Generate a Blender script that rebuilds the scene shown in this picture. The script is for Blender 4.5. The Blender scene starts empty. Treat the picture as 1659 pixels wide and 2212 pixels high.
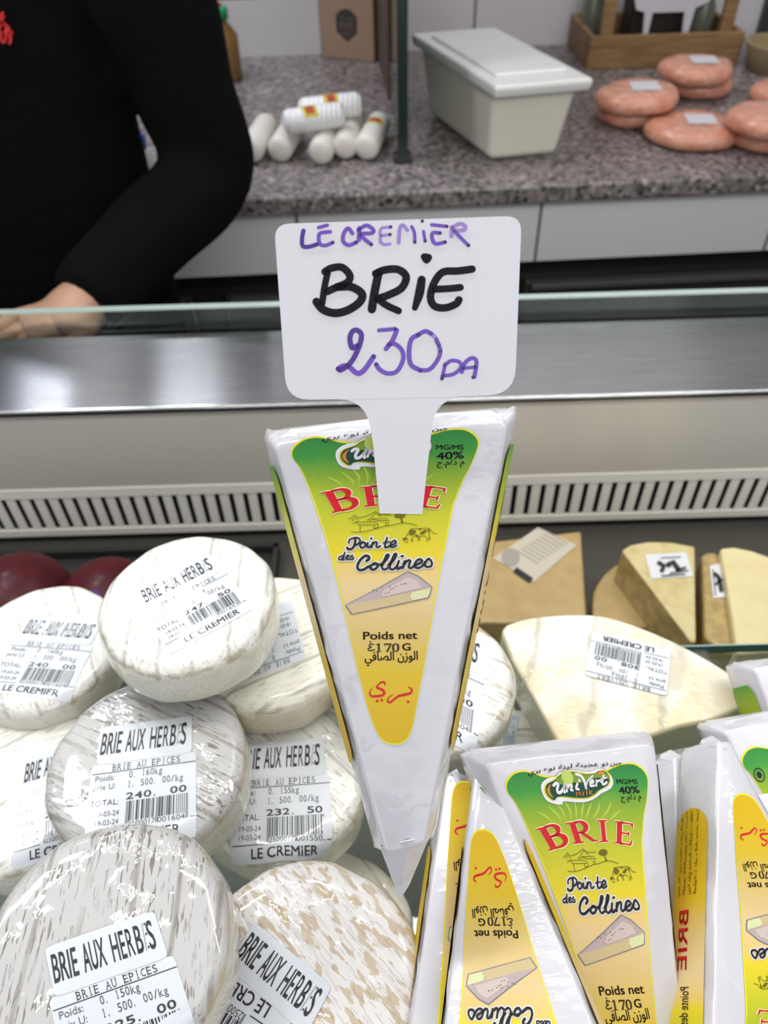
import bpy, bmesh, math, random
import numpy as np
from mathutils import Vector, Matrix
from mathutils.geometry import tessellate_polygon
random.seed(7)
S = bpy.context.scene
COL = S.collection
# ------------------------------------------------------------------ camera
F, CX, CY = 1661.0, 829.5, 1106.0          # focal length and centre in pixels of the 1659x2212 frame
PITCH, ROLL = math.radians(45), math.radians(-1.65)
cam_d = bpy.data.cameras.new('camera'); cam = bpy.data.objects.new('camera', cam_d); COL.objects.link(cam)
R4 = Matrix.Rotation(math.pi/2-PITCH, 4, 'X') @ Matrix.Rotation(ROLL, 4, 'Z')
cam.matrix_world = R4
cam_d.sensor_fit = 'VERTICAL'; cam_d.sensor_height = 34.6; cam_d.lens = 34.6*F/2212
cam_d.clip_start = 0.01; cam_d.clip_end = 30
cam_d.dof.use_dof = True; cam_d.dof.focus_distance = 0.25; cam_d.dof.aperture_fstop = 15.0
S.camera = cam
# ------------------------------------------------------------------ light and exposure
S.view_settings.view_transform = 'Standard'; S.view_settings.look = 'None'
S.view_settings.gamma = 1; S.view_settings.use_curve_mapping = False; S.view_settings.exposure = 0.0
W = bpy.data.worlds.new('shop_air'); S.world = W; W.use_nodes = True
W.node_tree.nodes['Background'].inputs[0].default_value = (0.93, 0.95, 1.0, 1)
W.node_tree.nodes['Background'].inputs[1].default_value = 0.34
def area(name, loc, size, power, target=None, color=(1, 1, 1), shape='SQUARE', sy=None):
    d = bpy.data.lights.new(name, 'AREA'); d.energy = power; d.color = color; d.shape = shape; d.size = size
    if sy: d.size_y = sy
    o = bpy.data.objects.new(name, d); COL.objects.link(o); o.location = loc
    t = Vector(target) if target else Vector(loc)-Vector((0, 0, 1))
    o.rotation_euler = (t-Vector(loc)).to_track_quat('-Z', 'Y').to_euler()
    return o
CEIL = 1.3
area('ceiling_downlight', (-0.90, 0.87, CEIL), 0.30, 10, color=(0.92, 0.95, 1.0), shape='DISK')
area('ceiling_downlight', (-1.16, 1.76, CEIL), 0.24, 8, color=(0.82, 0.87, 1.0), shape='RECTANGLE', sy=0.12)
area('ceiling_downlight', (-0.69, 1.48, CEIL), 0.24, 8, color=(0.9, 0.93, 1.0), shape='RECTANGLE', sy=0.12)
area('ceiling_light_panel', (0.8, -0.35, 1.25), 1.1, 6, target=(0.05, 0.2, -0.2), color=(1.0, 0.97, 0.99))
area('ceiling_light_panel', (0.6, 1.0, CEIL), 0.9, 7, color=(1.0, 0.97, 0.97))
area('front_fill_light', (0.3, -2.2, 0.7), 2.4, 22, target=(0.1, 0.6, -0.2), color=(0.97, 0.97, 1.0), shape='RECTANGLE', sy=1.5)  # unseen fill added behind the camera to brighten surfaces facing it
area('display_case_tube', (0.0, 0.30, 0.17), 1.6, 4.3, target=(0, 0.53, -0.45), color=(1.0, 1.0, 0.9), shape='RECTANGLE', sy=0.03)
# ------------------------------------------------------------------ pixel helpers (rays of the camera above)
R3 = np.array(R4.to_3x3())
def ray(p):
    return R3 @ np.array([(p[0]-CX)/F, -(p[1]-CY)/F, -1.0])
def at_z(p, z): d = ray(p); return d*(z/d[2])
def at_y(p, y): d = ray(p); return d*(y/d[1])
def at_d(p, t): return ray(p)*t
def on_plane(p, O, N): d = ray(p); return d*(np.dot(O, N)/np.dot(d, N))
def proj(P):
    q = np.asarray(P) @ R3; return np.array([CX+F*q[0]/-q[2], CY-F*q[1]/-q[2]])
# ------------------------------------------------------------------ materials
MATS = {}
def s2l(c):
    return tuple((x/255/12.92 if x/255 <= 0.04045 else ((x/255+0.055)/1.055)**2.4) for x in c)
def mat(name, col, rough=0.5, metal=0.0, **k):
    if name in MATS: return MATS[name]
    m = bpy.data.materials.new(name); m.use_nodes = True; MATS[name] = m
    b = m.node_tree.nodes['Principled BSDF']
    b.inputs['Base Color'].default_value = (*col, 1); b.inputs['Roughness'].default_value = rough; b.inputs['Metallic'].default_value = metal
    for kk, v in k.items():
        b.inputs[kk.replace('_', ' ')].default_value = v
    return m
class N:
    """small node helper"""
    def __init__(s, m): s.t = m.node_tree; s.b = s.t.nodes['Principled BSDF']
    def n(s, typ, **k):
        x = s.t.nodes.new(typ)
        for a, v in k.items():
            if a.startswith('i_'):
                key = a[2:].replace('_', ' '); x.inputs[int(key) if key.isdigit() else key].default_value = v
            else: setattr(x, a, v)
        return x
    def l(s, a, b): s.t.links.new(a, b)
    def coord(s, kind='Object', scale=(1, 1, 1), rot=(0, 0, 0)):
        c = s.n('ShaderNodeTexCoord'); mp = s.n('ShaderNodeMapping'); mp.inputs['Scale'].default_value = scale; mp.inputs['Rotation'].default_value = rot
        s.l(c.outputs[kind], mp.inputs[0]); return mp.outputs[0]
    def noise(s, vec, scale, detail=3, rough=0.5):
        x = s.n('ShaderNodeTexNoise'); x.inputs['Scale'].default_value = scale; x.inputs['Detail'].default_value = detail; x.inputs['Roughness'].default_value = rough
        s.l(vec, x.inputs['Vector']); return x.outputs['Fac']
    def ramp(s, fac, stops):
        r = s.n('ShaderNodeValToRGB'); e = r.color_ramp.elements
        while len(e) < len(stops): e.new(0.5)
        for el, (p, c) in zip(e, stops):
            el.position = p; el.color = (*c, 1) if len(c) == 3 else c
        s.l(fac, r.inputs[0]); return r.outputs[0]
    def mix(s, fac, a, b, mode='MIX'):
        x = s.n('ShaderNodeMix', data_type='RGBA', blend_type=mode)
        for sock, v in ((x.inputs[0], fac), (x.inputs[6], a), (x.inputs[7], b)):
            if isinstance(v, (int, float)): sock.default_value = v
            elif isinstance(v, tuple): sock.default_value = (*v, 1)
            else: s.l(v, sock)
        return x.outputs[2]
    def math(s, op, a, b=None):
        x = s.n('ShaderNodeMath', operation=op)
        for i, v in enumerate((a, b)):
            if v is None: continue
            if isinstance(v, (int, float)): x.inputs[i].default_value = v
            else: s.l(v, x.inputs[i])
        return x.outputs[0]
    def bump(s, h, dist, strength=1.0, sock='Normal'):
        x = s.n('ShaderNodeBump'); x.inputs['Distance'].default_value = dist; x.inputs['Strength'].default_value = strength
        s.l(h, x.inputs['Height']); s.l(x.outputs[0], s.b.inputs[sock]); return x
def film(h, weight=1.0, rough=0.05, scale=150, dist=0.0012, scale2=60, dist2=0.0004):
    """clear plastic film stretched over a food surface"""
    h.b.inputs['Coat Weight'].default_value = weight; h.b.inputs['Coat Roughness'].default_value = rough; h.b.inputs['Coat IOR'].default_value = 1.5
    a = h.noise(h.coord('Object', (1, 2.4, 1), (0, 0, 0.5)), scale, 2, 0.5); b = h.noise(h.coord('Object'), scale2, 1, 0.5)
    k = h.ramp(h.noise(h.coord('Object'), 48, 2), [(0.50, (0.03, 0.03, 0.03)), (0.70, (1, 1, 1))])
    s = h.math('ADD', h.math('MULTIPLY', h.math('MULTIPLY', a, k), dist/dist2), b)
    h.bump(s, dist2, 1.0, 'Coat Normal')
def rind(name, base, dash, side, dash_amt=1.0, mott=False, fk=None):
    m = mat(name, base, 0.6); h = N(m)
    v = h.coord('Object', (0.13, 1, 1))
    d = h.noise(v, 820, 2, 0.55)
    dm = h.ramp(d, [(0.585, (0, 0, 0)), (0.625, (1, 1, 1))])
    patch = h.ramp(h.noise(h.coord('Object'), 45, 2), [(0.42, (0, 0, 0)), (0.56, (1, 1, 1))])
    f1 = h.math('MULTIPLY', h.math('MULTIPLY', dm, patch), 0.80*dash_amt)
    c = h.mix(f1, base, dash)
    # long mat marks
    w = h.n('ShaderNodeTexWave', wave_type='BANDS', bands_direction='Y'); w.inputs['Scale'].default_value = 22; w.inputs['Distortion'].default_value = 1.6; w.inputs['Detail'].default_value = 2; w.inputs['Detail Scale'].default_value = 1.0
    h.l(h.coord('Object', (0.35, 1, 1)), w.inputs['Vector'])
    wm = h.ramp(w.outputs['Fac'], [(0.93, (0, 0, 0)), (0.995, (1, 1, 1))])
    wp = h.ramp(h.noise(h.coord('Object'), 30, 2), [(0.36, (0, 0, 0)), (0.5, (1, 1, 1))])
    c = h.mix(h.math('MULTIPLY', h.math('MULTIPLY', wm, wp), 0.85*min(1.0, dash_amt)), c, (0.27, 0.25, 0.22))
    if mott:
        mo = h.ramp(h.noise(h.coord('Object', (0.5, 1.3, 1), (0, 0, 0.1)), 210, 2.0, 0.5), [(0.52, (0, 0, 0)), (0.56, (1, 1, 1))])
        c = h.mix(h.math('MULTIPLY', mo, 0.85), c, (0.50, 0.39, 0.26))
    # worn brown rim and creamy side, by height below the top face
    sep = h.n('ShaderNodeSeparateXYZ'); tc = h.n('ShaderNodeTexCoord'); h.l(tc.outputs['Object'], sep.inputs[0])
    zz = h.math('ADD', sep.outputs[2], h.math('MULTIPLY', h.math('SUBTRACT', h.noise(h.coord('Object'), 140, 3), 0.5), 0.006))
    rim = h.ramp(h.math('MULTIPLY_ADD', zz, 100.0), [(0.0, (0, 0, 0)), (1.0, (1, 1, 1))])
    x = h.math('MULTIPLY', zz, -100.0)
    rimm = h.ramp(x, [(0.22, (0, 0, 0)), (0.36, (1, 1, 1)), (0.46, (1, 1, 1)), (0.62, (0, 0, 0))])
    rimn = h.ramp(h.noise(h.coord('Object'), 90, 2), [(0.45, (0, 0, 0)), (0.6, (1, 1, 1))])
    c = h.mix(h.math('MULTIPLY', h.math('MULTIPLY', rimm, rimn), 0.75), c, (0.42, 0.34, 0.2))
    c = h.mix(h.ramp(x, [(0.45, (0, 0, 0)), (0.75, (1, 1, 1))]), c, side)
    h.l(c, h.b.inputs['Base Color'])
    h.bump(h.math('SUBTRACT', h.noise(v, 240, 3), h.math('MULTIPLY', dm, 0.4)), 0.0012, 0.7)
    film(h, **(fk or {}))
    h.b.inputs['Subsurface Weight'].default_value = 0.0
    return m
CREAM = (0.74, 0.69, 0.56)
SMOOTH = dict(rough=0.05, scale=300, dist=0.00006, scale2=55, dist2=0.00022)
RIND_W = rind('rind_white', (0.80, 0.79, 0.74), (0.36, 0.32, 0.26), (0.68, 0.66, 0.56), 0.6, fk=SMOOTH)
RIND_E = rind('rind_white_crumpled_film', (0.78, 0.77, 0.72), (0.36, 0.32, 0.26), (0.62, 0.57, 0.45), 0.7)
RIND_SHADED = rind('rind_white_shaded', (0.50, 0.49, 0.485), (0.15, 0.135, 0.10), (0.58, 0.55, 0.46), 1.1)  # white rind greyed down, painting in the weaker light at front left
RIND_C = rind('rind_cream', (0.80, 0.77, 0.66), (0.46, 0.42, 0.3), (0.66, 0.60, 0.44), 0.7)
RIND_M = rind('rind_mottled', (0.72, 0.69, 0.67), (0.40, 0.33, 0.26), (0.52, 0.44, 0.28), 0.25, mott=True)
def paper(name, col):
    m = mat(name, col, 0.45); h = N(m); film(h, 0.8, 0.06, 300, 0.00005, 50, 0.0002); return m
PAPER = paper('sticker_paper', (0.61, 0.635, 0.68))
INK = mat('thermal_ink', (0.012, 0.012, 0.014), 0.5)
INKG = mat('thermal_ink_faded', (0.09, 0.095, 0.1), 0.5)
INKF = mat('thermal_ink_worn', (0.3, 0.31, 0.32), 0.5)
# ------------------------------------------------------------------ mesh helper
class MB:
    def __init__(s): s.v = []; s.f = []; s.m = []; s.mats = []; s.uv = {}
    def mi(s, m):
        if m not in s.mats: s.mats.append(m)
        return s.mats.index(m)
    def add(s, vs, fs, m, uvs=None):
        o = len(s.v); i = s.mi(m)
        s.v += [tuple(map(float, p)) for p in vs]
        for f in fs: s.f.append(tuple(o+k for k in f)); s.m.append(i)
        if uvs is not None:
            for k, u in enumerate(uvs): s.uv[o+k] = u
    def build(s, name, parent=None, loc=None, smooth=False, bevel=0, subsurf=0, solid=0, angle=40, segs=3):
        me = bpy.data.meshes.new(name)
        L = np.array(loc if loc is not None else (parent.location if parent else (0, 0, 0)), float)
        me.from_pydata([tuple(np.array(p)-L) for p in s.v], [], s.f)
        for m in s.mats: me.materials.append(m)
        me.polygons.foreach_set('material_index', s.m)
        if s.uv:
            ul = me.uv_layers.new(name='UVMap')
            for lp in me.loops: ul.data[lp.index].uv = s.uv.get(lp.vertex_index, (0, 0))
        if smooth:
            me.polygons.foreach_set('use_smooth', [True]*len(me.polygons))
        me.update()
        o = bpy.data.objects.new(name, me); COL.objects.link(o)
        if parent: o.parent = parent
        else: o.location = L
        if solid:
            md = o.modifiers.new('solid', 'SOLIDIFY'); md.thickness = solid; md.offset = -1
        if bevel:
            md = o.modifiers.new('bevel', 'BEVEL'); md.width = bevel; md.segments = segs; md.limit_method = 'ANGLE'; md.angle_limit = math.radians(35)
            if not smooth:
                me.polygons.foreach_set('use_smooth', [True]*len(me.polygons))
                md.harden_normals = True
        if subsurf:
            md = o.modifiers.new('sub', 'SUBSURF'); md.levels = subsurf; md.render_levels = subsurf
        if smooth == 'auto':
            pass
        return o
    # -- solids
    def box(s, c, d, m, rz=0.0):
        c = np.array(c, float); hx, hy, hz = [x/2 for x in d]; cs, sn = math.cos(rz), math.sin(rz)
        vs = [c+np.array((cs*x*hx-sn*y*hy, sn*x*hx+cs*y*hy, z*hz)) for z in (-1, 1) for x, y in ((-1, -1), (1, -1), (1, 1), (-1, 1))]
        s.add(vs, [(3, 2, 1, 0), (4, 5, 6, 7), (0, 1, 5, 4), (1, 2, 6, 5), (2, 3, 7, 6), (3, 0, 4, 7)], m)
    def prism(s, top, down, m, mside=None):
        """closed prism from a list of 3-D top points (counter-clockwise from above), extruded along vector down"""
        n = len(top); top = [np.array(p, float) for p in top]; bot = [p+np.array(down) for p in top]
        s.add(top+bot, [tuple(range(n)), tuple(range(2*n-1, n-1, -1))], m)
        o = len(s.v)-2*n; i = s.mi(mside or m)
        for k in range(n):
            j = (k+1) % n; s.f.append((o+k, o+n+k, o+n+j, o+j)); s.m.append(i)
    def lathe(s, prof, c, m, n=32, axis=None, mfun=None):
        c = np.array(c, float); ax = Vector(axis if axis is not None else (0, 0, 1)).normalized()
        q = Vector((0, 0, 1)).rotation_difference(ax).to_matrix()
        vs = []
        for r, z in prof:
            for k in range(n):
                a = 2*math.pi*k/n; p = q @ Vector((r*math.cos(a), r*math.sin(a), z)); vs.append(c+np.array(p))
        fs = []
        for i in range(len(prof)-1):
            for k in range(n):
                j = (k+1) % n; fs.append((i*n+k, i*n+j, (i+1)*n+j, (i+1)*n+k))
        fs.append(tuple(range(n-1, -1, -1))); b = (len(prof)-1)*n; fs.append(tuple(range(b, b+n)))
        s.add(vs, fs, m)
def tag(o, label, cat, group=None, kind=None):
    if label: o['label'] = label
    if cat: o['category'] = cat
    if group: o['group'] = group
    if kind: o['kind'] = kind
    return o
def thing(name, label, cat, loc, group=None):
    o = bpy.data.objects.new(name, None); COL.objects.link(o); o.location = tuple(loc); o.empty_display_size = 0.02
    return tag(o, label, cat, group)
def struct(name, mb, **k):
    o = mb.build(name, **k); o['kind'] = 'structure'; return o
# ------------------------------------------------------------------ flat artwork: every item is (material, level, verts2d, faces)
def catmull(pts, n=6, closed=False):
    p = [np.array(q, float) for q in pts]
    if len(p) < 3: return p
    P = [p[-1]]+p+[p[0], p[1]] if closed else [2*p[0]-p[1]]+p+[2*p[-1]-p[-2]]
    out = []
    for i in range(1, len(P)-2):
        a, b, c, d = P[i-1], P[i], P[i+1], P[i+2]
        for k in range(n):
            t = k/n
            out.append(0.5*((2*b)+(-a+c)*t+(2*a-5*b+4*c-d)*t*t+(-a+3*b-3*c+d)*t**3))
    out.append(P[-2]); return out
def ribbon(pts, w, smooth=True, n=6, cap=True):
    """stroke with round ends; w is a number or one width per given point"""
    pts = [np.array(q[:2], float) for q in pts]
    ws = [w]*len(pts) if isinstance(w, (int, float)) else list(w)
    if smooth and len(pts) > 2:
        c = catmull([np.r_[p, q] for p, q in zip(pts, ws)], n); pts = [x[:2] for x in c]; ws = [max(1e-9, x[2]) for x in c]
    q = [pts[0]]; qw = [ws[0]]
    for a, b in zip(pts[1:], ws[1:]):
        if np.linalg.norm(a-q[-1]) > 1e-9: q.append(a); qw.append(b)
    pts, ws = q, qw; m = len(pts)
    if m == 1: return disc(pts[0], ws[0]/2)
    vs = []; fs = []
    for i in range(m):
        t = pts[min(i+1, m-1)]-pts[max(i-1, 0)]; t = t/(np.linalg.norm(t)+1e-12); nn = np.array((-t[1], t[0]))*ws[i]/2
        vs += [pts[i]+nn, pts[i]-nn]
    for i in range(m-1): fs.append((2*i, 2*i+1, 2*i+3, 2*i+2))
    if cap:
        for i, sg in ((0, -1), (m-1, 1)):
            t = (pts[1]-pts[0]) if i == 0 else (pts[-1]-pts[-2]); t = t/np.linalg.norm(t)*sg; nn = np.array((-t[1], t[0]))
            o = len(vs); r = ws[i]/2
            for k in range(7):
                a = math.pi*k/6; vs.append(pts[i]+r*(nn*math.cos(a)+t*math.sin(a)))
            fs.append(tuple(range(o, o+7)))
    return vs, fs
def disc(c, r, n=16, ry=None):
    c = np.array(c, float)
    return [c+np.array((r*math.cos(2*math.pi*k/n), (ry or r)*math.sin(2*math.pi*k/n))) for k in range(n)], [tuple(range(n))]
def poly(pts, smooth=0, closed=True):
    p = catmull(pts, smooth, True)[:-1] if smooth else [np.array(q, float) for q in pts]
    tr = tessellate_polygon([[Vector((q[0], q[1], 0)) for q in p]])
    return p, [tuple(t) for t in tr]
GL = {}
def glyph(ch, off=0.0):
    k = (ch, off)
    if k not in GL:
        cu = bpy.data.curves.new('t', 'FONT'); cu.body = ch; cu.offset = off; cu.resolution_u = 4
        o = bpy.data.objects.new('t', cu); COL.objects.link(o); bpy.context.view_layer.update()
        me = o.to_mesh()
        vs = np.array([(v.co.x, v.co.y) for v in me.vertices]) if len(me.vertices) else np.zeros((0, 2))
        fs = [tuple(p.vertices) for p in me.polygons]
        o.to_mesh_clear(); bpy.data.objects.remove(o); bpy.data.curves.remove(cu)
        GL[k] = (vs, fs)
    return GL[k]
def text(s, p0, p1, cap, off=0.0, slant=0.0, up=None):
    """sans lettering from p0 to p1 (baseline), cap height cap; y runs DOWN in the artwork unless up is given"""
    bold = off if off > 0 else 0.0
    vs, fs = glyph(s, min(off, 0.0)); p0 = np.array(p0, float); p1 = np.array(p1, float)
    x0, x1 = vs[:, 0].min()-bold, vs[:, 0].max()+bold
    X = (p1-p0)/(x1-x0); n = np.array((X[1], -X[0])); n = n/np.linalg.norm(n)*cap/0.69
    if up is not None: n = np.array(up, float)/0.69
    V = []; Fc = []
    for dx, dy in (((-1, -.5), (1, -.5), (1, .5), (-1, .5)) if bold else ((0, 0),)):
        o = len(V); V += [p0+X*((v[0]+dx*bold-x0)+slant*v[1])+n*(v[1]+dy*bold) for v in vs]; Fc += [tuple(o+k for k in f) for f in fs]
    return V, Fc
SER = {'B': [(.12, 0), (.12, 1)], 'R': [(.12, 0), (.12, 1), (.92, 0)], 'I': [(.5, 0), (.5, 1)], 'E': [(.12, 0), (.12, 1)], 'A': [(.06, 0), (.94, 0)], 'U': [(.1, 1), (.9, 1)],
       'P': [(.12, 0), (.12, 1)], '1': [(.6, 0)], 'k': [(.12, 0), (.95, 0)], 'N': [(.1, 0), (.1, 1), (.9, 1)], 'V': [(.08, 1), (.92, 1)], 'T': [(.5, 0)], '4': [(.75, 0)]}
def mono(s, x0, x1, y, cap, off=-0.006, fill=0.74, serif=True):
    """fixed-pitch serif lettering of a label printer, y down"""
    n = len(s); cw = (x1-x0)/n; V = []; Fc = []
    for i, ch in enumerate(s):
        if ch == ' ': continue
        if ch == '1':
            cx = x0+cw*(i+0.5)
            for X0, X1, Y0, Y1 in ((-.06, .06, 0, 1), (-.2, .2, 0, .06), (-.18, 0, .86, .93)):
                o = len(V); V += [np.array(q) for q in ((cx+X0*cw, y-Y0*cap), (cx+X1*cw, y-Y0*cap), (cx+X1*cw, y-Y1*cap), (cx+X0*cw, y-Y1*cap))]; Fc.append((o, o+1, o+2, o+3))
            continue
        vs, fs = glyph(ch, off)
        if not len(vs): continue
        a, b = vs[:, 0].min(), vs[:, 0].max(); w = cw*fill
        if ch in '.,:': w = cw*0.2
        if ch == 'I': w = cw*0.12
        cx = x0+cw*(i+0.5)-(cw*0.2 if ch in '.,' else 0)
        o = len(V)
        V += [np.array((cx-w/2+(v[0]-a)/(b-a+1e-9)*w, y-v[1]/0.69*cap)) for v in vs]; Fc += [tuple(o+k for k in f) for f in fs]
        if serif:
            for fx, fy in SER.get(ch, []):
                hw = cw*0.17; X = cx-w/2+fx*w; Y = y-fy*cap; t = cap*0.035
                o = len(V); V += [np.array(q) for q in ((X-hw, Y-t), (X+hw, Y-t), (X+hw, Y+t), (X-hw, Y+t))]; Fc.append((o, o+1, o+2, o+3))
    return V, Fc
AF = {'ا': (0xFE8D, 2), 'ب': (0xFE8F, 4), 'ة': (0xFE93, 2), 'ت': (0xFE95, 4), 'ج': (0xFE9D, 4), 'ح': (0xFEA1, 4), 'خ': (0xFEA5, 4), 'د': (0xFEA9, 2), 'ذ': (0xFEAB, 2), 'ر': (0xFEAD, 2), 'ز': (0xFEAF, 2),
      'س': (0xFEB1, 4), 'ص': (0xFEB9, 4), 'ض': (0xFEBD, 4), 'ط': (0xFEC1, 4), 'ع': (0xFEC9, 4), 'غ': (0xFECD, 4), 'ف': (0xFED1, 4), 'ق': (0xFED5, 4), 'ك': (0xFED9, 4), 'ل': (0xFEDD, 4), 'م': (0xFEE1, 4),
      'ن': (0xFEE5, 4), 'ه': (0xFEE9, 4), 'و': (0xFEED, 2), 'ي': (0xFEF1, 4)}
def shape(s):
    out = []
    for i, ch in enumerate(s):
        if ch not in AF: out.append(ch); continue
        b, k = AF[ch]
        prev = i > 0 and s[i-1] in AF and AF[s[i-1]][1] == 4
        nxt = i+1 < len(s) and s[i+1] in AF and k == 4
        out.append(chr(b+((3 if nxt else 1) if prev else (2 if nxt else 0))))
    return ''.join(reversed(out))
def arab(s, p0, p1, cap, off=0.012): return text(shape(s), p0, p1, cap, off)
# ------------------------------------------------------------------ price stickers of the scale
def barcode(x0, x1, y0, y1, digits):
    rnd = random.Random(digits); V = []; Fc = []; n = 95; w = (x1-x0)/n; i = 0; mid = n//2
    bars = [(0, 1, 1), (2, 1, 1), (46, 1, 1), (48, 1, 1), (92, 1, 1), (94, 1, 1)]
    for a, b in ((4, 45), (50, 91)):
        i = a
        while i < b:
            k = rnd.choice((1, 1, 2, 2, 3)); bars.append((i, min(k, b-i), 0)); i += k+rnd.choice((1, 1, 2, 2, 3))
    for i, k, long in bars:
        yb = y1+ (2.6 if long else 0); o = len(V)
        X0 = x0+i*w; X1 = x0+(i+k)*w
        V += [np.array(q) for q in ((X0, y0), (X1, y0), (X1, yb), (X0, yb))]; Fc.append((o, o+1, o+2, o+3))
    return V, Fc
def hline(x0, x1, y, w=0.35, n=14): return ribbon([(x0+(x1-x0)*k/n, y) for k in range(n+1)], w, False, cap=False)
def title_art(faded=False):
    A = []; m = INK
    words = (('BRIE', 3.0, 12.2), ('AUX', 14.2, 22.6), ('HE', 25.0, 30.2), ('B', 34.0, 36.6))
    for w, a, b in words: A.append((m, 2, *text(w, (a, -9.9), (b, -9.9), 11.4, 0.014, 0.16)))
    A.append((m, 2, *text('R', (30.9, -9.9), (33.3, -9.9), 11.4, 0.004, 0.16)))
    A.append((INKF, 2, *ribbon([(37.3, -9.9), (38.3, -21.3)], 0.4, False, cap=False)))
    for y in (-10.6, -16.0, -20.2): A.append((m, 2, *ribbon([(38.2-(y+9.9)*0.09, y), (38.3-(y+9.9)*0.09, y-1.0)], 0.55, False, cap=False)))
    A.append((m, 2, *text('S', (38.8, -9.9), (41.2, -9.9), 11.6, 0.014, 0.16)))
    if faded:                                      # printer head skipped through the letters
        for k in range(24):
            x = 4+k*1.55; A.append((PAPER, 3, *ribbon([(x, -11.0), (x+0.95, -20.4)], 0.62, False, cap=False)))
    return A
def price_art(kg, total, code, name='BRIE AU EPICES', unit='1, 500. 00/kg', ink=None, date='19-03-24', total_off=0.016):
    ink = ink or INK; A = []
    A.append((ink, 2, *mono(name, 9.0, 39.2, -0.75, 3.1)))
    A.append((ink, 2, *hline(0.5, 45.9, 0)))
    A.append((INKG, 2, *text('Poids:', (2.2, 4.0), (10.6, 4.0), 2.9)))
    A.append((INKG, 2, *text('prix U:', (1.6, 8.4), (11.2, 8.4), 2.9)))
    A.append((ink, 2, *mono(kg, 16.6, 31.4, 3.95, 3.3)))
    A.append((ink, 2, *mono(unit, 16.2, 40.6, 8.85, 3.3)))
    A.append((ink, 2, *text('TOTAL:', (0.9, 16.4), (13.0, 16.4), 2.9, -0.004)))
    A.append((ink, 2, *mono(total, 15.8, 42.2, 14.7, 3.2, total_off, 0.86)))
    A.append((ink, 2, *barcode(16.5, 42.6, 15.6, 25.0, code)))
    A.append((ink, 2, *text(code[:7], (17.6, 27.7), (28.9, 27.7), 2.4, -0.008)))
    A.append((ink, 2, *text(code[7:], (30.0, 27.7), (41.4, 27.7), 2.4, -0.008)))
    for y in (21.6, 25.8): A.append((INKG, 2, *text(date, (4.0, y), (13.6, y), 2.5, -0.002)))
    A.append((ink, 2, *hline(1.0, 15.0, 28.0)))
    A.append((ink, 2, *hline(43.4, 45.8, 27.0, n=2)))
    A.append((INK, 2, *text('LE CREMIER', (9.6, 34.0), (39.5, 34.0), 4.3, 0.013)))
    return A
def sheet(x0, x1, y0, y1, n=14, rad=2.0):
    V = []; Fc = []
    for j in range(n+1):
        for i in range(n+1):
            x = x0+(x1-x0)*i/n; y = y0+(y1-y0)*j/n
            # round the corners
            cx = min(max(x, x0+rad), x1-rad); cy = min(max(y, y0+rad), y1-rad); d = math.hypot(x-cx, y-cy)
            if d > rad and (x < x0+rad or x > x1-rad) and (y < y0+rad or y > y1-rad): x, y = cx+(x-cx)/d*rad, cy+(y-cy)/d*rad
            V.append(np.array((x, y)))
    for j in range(n):
        for i in range(n): a = j*(n+1)+i; Fc.append((a, a+1, a+n+2, a+n+1))
    return V, Fc
def affine(src, dst):
    A = np.c_[np.array(src, float), np.ones(len(src))]; M = np.linalg.lstsq(A, np.array(dst, float), rcond=None)[0]
    return lambda p: np.r_[p[0], p[1], 1.0] @ M
def homog(a, b):
    A = []
    for (x, y), (X, Y) in zip(a, b):
        A.append([x, y, 1, 0, 0, 0, -X*x, -X*y, -X]); A.append([0, 0, 0, x, y, 1, -Y*x, -Y*y, -Y])
    return np.linalg.svd(np.array(A))[2][-1].reshape(3, 3)
LAY = 0.00007
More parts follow.
